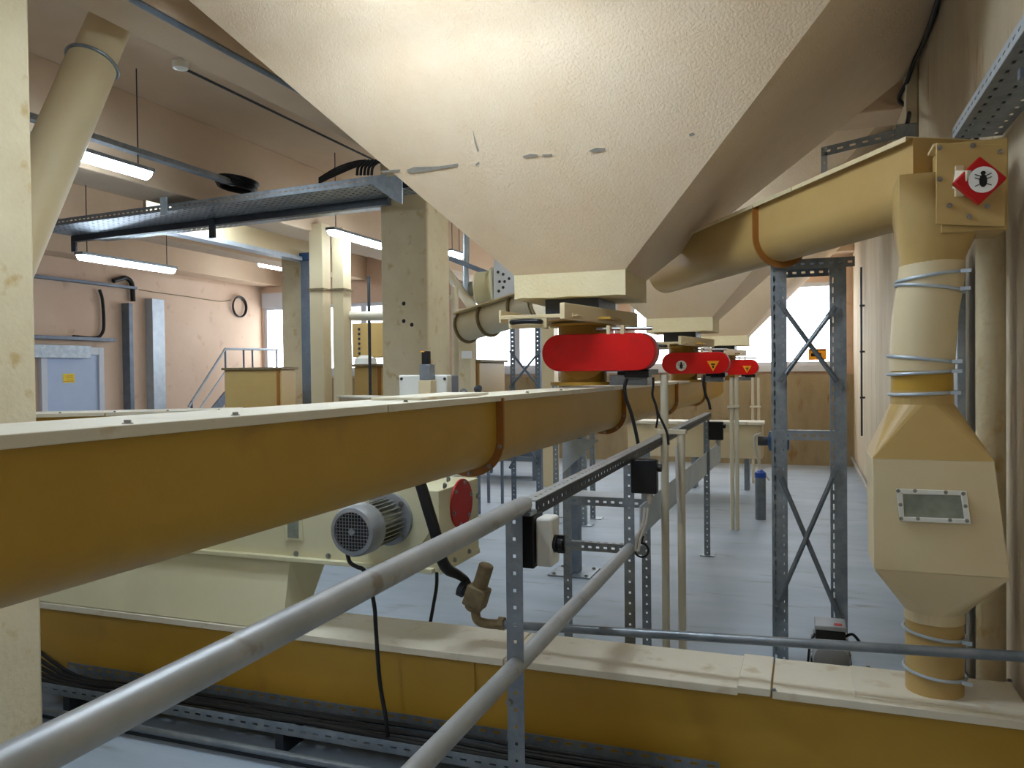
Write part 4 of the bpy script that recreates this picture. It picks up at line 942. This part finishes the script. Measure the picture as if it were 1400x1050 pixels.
# inclined screw with rings
a, b = onY(636, 444, 7.0), onY(742, 412, 6.6)
isc = thing('inclined_conveyor', 'short inclined pale screw conveyor with ring flanges, between column and nearest valve', 'conveyor', (a+b)/2-Z_*.15)
d = (b-a).normalized(); m = MB(); m.cyl(a-Z_*.02, b-Z_*.02, .14, 28); m.build('tube', 'pale_pipe', isc)
s_ = d.cross(Z_).normalized(); m = MB(); m.obox((a+b)/2+Z_*.10, d*((b-a).length/2), s_*.17, Z_*.006); m.build('lid', 'tan_paint', isc)
for f in (.02, .33, .72, .98): c = a.lerp(b, f)-Z_*.02; m = MB(); m.lathe(c-d*.01, d, [(0, .165), (.02, .165)], 28); m.build('flange', 'brass_dusty', isc)
# fan/bucket head: drum, hub, bolted box
a = onY(676, 395, 7.4)
fh = thing('machine_head', 'pale bolted machine head with round drum cover behind the nearest hopper collar', 'machine', a-Z_*.25)
d = V((-.95, -.15, -.05)).normalized()
m = MB(); m.lathe(onY(676, 393, 7.4), d, [(0, .20), (.02, .20), (.02, .165), (.17, .165), (.19, .14)], 32); m.build('drum_cover', 'cream_paint', fh)
m = MB(); m.lathe(onY(658, 394, 7.4)+d*.0, d, [(0, .05), (.08, .05), (.08, .075), (.12, .075), (.14, .03)], 20); m.build('hub', 'motor_grey', fh)
P = [onY(x, y, 7.25) for x, y in ((672, 418), (668, 352), (760, 352), (702, 405))]; P = [onY(x, y, 7.3) for x, y in ((674, 420), (675, 355), (760, 340), (760, 402), (702, 404))]
m = MB(); m.prism(P, Y_*.5); m.build('bolted_casing', 'white_frame', fh, bevel=.006)
for (x, y) in ((681, 372), (688, 375), (683, 385), (688, 393), (682, 398), (690, 385), (696, 381)): MB().bolt(onY(x, y, 7.3), -Y_, .010).build('bolt', 'dark_steel', fh)
# diag & vertical pipes
m = MB(); m.tube(smooth([onY(604, 362, 7.5), onY(628, 395, 7.4), onY(648, 424, 7.2), onY(654, 440, 7.05)]), .048, 16); tag(m.build('diagonal_pipe', 'pale_pipe'), 'pale diagonal pipe emerging right of the thick column', 'pipe')
m = MB(); p = onY(622, 408, 7.2); m.tube(smooth([p+V((-.3, 0, .03)), p+V((-.03, 0, .0)), p+V((0, 0, -.06)), V((p.x, 7.2, 0))], 4), .035, 14); tag(m.build('vertical_pipe', 'pale_pipe'), 'pale vertical pipe right beside the thick cream column', 'pipe')
m = MB(); m.cyl(onY(627, 427, 7.9), onY(690, 421, 7.9), .035, 12); tag(m.build('cross_pipe', 'cream_paint'), 'greenish pale pipe behind the inclined conveyor', 'pipe')
m = MB(); m.bar(onY(612, 352, 7.9), onY(668, 374, 7.9), .05, .05); tag(m.build('strut_channel', 'blue_steel'), 'blue-grey steel channel above the drum cover', 'channel')
m = MB(); m.cyl(V((onY(640, 338, 7.97).x, 7.97, ZC)), onY(637, 400, 7.97), .035, 12); tag(m.build('riser_pipe', 'galv_light'), 'pale grey riser crossing the steel channel near the drum', 'pipe')
a, b = onY(625, 463, 7.7), onY(648, 540, 7.7)
bs = thing('small_pillar', 'tan pillar with a small white notice behind the vertical pipe', 'pillar', ((a.x+b.x)/2, 7.75, 0)); MB().box(a.x, b.x-.06, 7.75, 7.9, 0, onY(640, 440, 7.7).z).build('shaft', 'column_paint', bs, bevel=.005)
a, b = onY(631, 480, 7.69), onY(645, 490, 7.69); MB().box(a.x, b.x, 7.688, 7.698, b.z, a.z).build('notice', 'sticker_white', bs)
# background braced tower (right of column)
Yt = 8.6; a, b = onY(697, 450, Yt), onY(738, 450, Yt)
t = thing('support_tower', 'distant slotted tower with crossed braces against the bright window, left of the first red guard', 'tower', ((a.x+b.x)/2, Yt, 0))
zt_ = onY(700, 446, Yt).z
slotted_post(t, a.x, Yt, 0, zt_, .06, sx=1, mt='blue_steel'); slotted_post(t, b.x, Yt, 0, zt_, .06, sx=-1, mt='blue_steel')
MB().box(a.x, b.x, Yt-.01, Yt+.05, zt_, zt_+.07).build('cross_beam', 'blue_steel', t)
for p, q in (((697, 480), (738, 530)), ((738, 480), (697, 530)), ((697, 560), (738, 640)), ((738, 560), (697, 640))): strut(t, p, q, Yt-.02, .03, mt='blue_steel')
# machine base low behind (blue grey trolley at 660-740, 600-650)
tr2 = thing('steel_trolley', 'low blue-grey steel platform on the floor far behind the machine', 'trolley', onZ(690, 660, 0))
p = onZ(690, 656, 0); m = MB(); m.box(p.x-.6, p.x+.55, p.y, p.y+.8, .28, .34); m.build('deck', 'blue_steel', tr2)
m = MB(); m.box(p.x-.3, p.x+.5, p.y+.2, p.y+.7, .34, .62); m.build('bin', 'blue_steel', tr2, bevel=.01)
for dx in (-.5, .45):
    for dy in (.06, .7): MB().box(p.x+dx-.03, p.x+dx+.03, p.y+dy-.03, p.y+dy+.03, 0, .28).build('leg', 'blue_steel', tr2)
# tan duct behind the first valve
a, b = onY(738, 450, 10.4), onY(757, 450, 10.4)
m = MB(); m.box(a.x, b.x, 10.4, 10.6, 0, onY(745, 425, 10.4).z); tag(m.build('square_duct', 'tan_paint', bevel=.004), 'narrow tan vertical duct far behind the left end of the first red guard', 'duct')

# cross conveyor at the back
xc = thing('cross_conveyor', 'tan cross conveyor with a cream lid in front of the back wall', 'conveyor', (-1.3, 10.95, .4))
a, b = onY(858, 578, 10.8), onY(1042, 585, 10.8)
MB().box(a.x, b.x, 10.8, 11.15, .42, .86).build('casing', 'tan_paint', xc, bevel=.01); MB().box(a.x-.02, b.x+.02, 10.77, 11.18, .86, .90).build('lid', 'dusty_lid', xc, bevel=.004)
for x in (a.x+.2, (a.x+b.x)/2, b.x-.2): MB().box(x-.03, x+.03, 10.85, 11.1, 0, .42).build('leg', 'galvanised', xc)
p = onY(1052, 603, 10.7); bm_ = thing('blue_motor', 'small blue electric motor at the right end of the cross conveyor', 'motor', p-Z_*.15)
m = MB(); m.lathe(p, X_, [(-.02, .06), (0, .13), (.2, .13), (.24, .10)], 24); m.build('motor_body', 'motor_blue', bm_); m = MB(); m.lathe(p-X_*.14, X_, [(0, .06), (.13, .06)], 14); m.build('shaft', 'dark_steel', bm_)
m = MB(); m.tube(smooth([p+V((-.1, -.05, .1)), p+V((-.18, -.05, .05)), p+V((-.16, -.05, -.15)), p+V((-.1, -.05, -.35)), p+V((.0, -.05, -.5))]), .014, 8); m.build('power_cable', 'cable_white', bm_)
# rail posts lean conduit far: floor marks
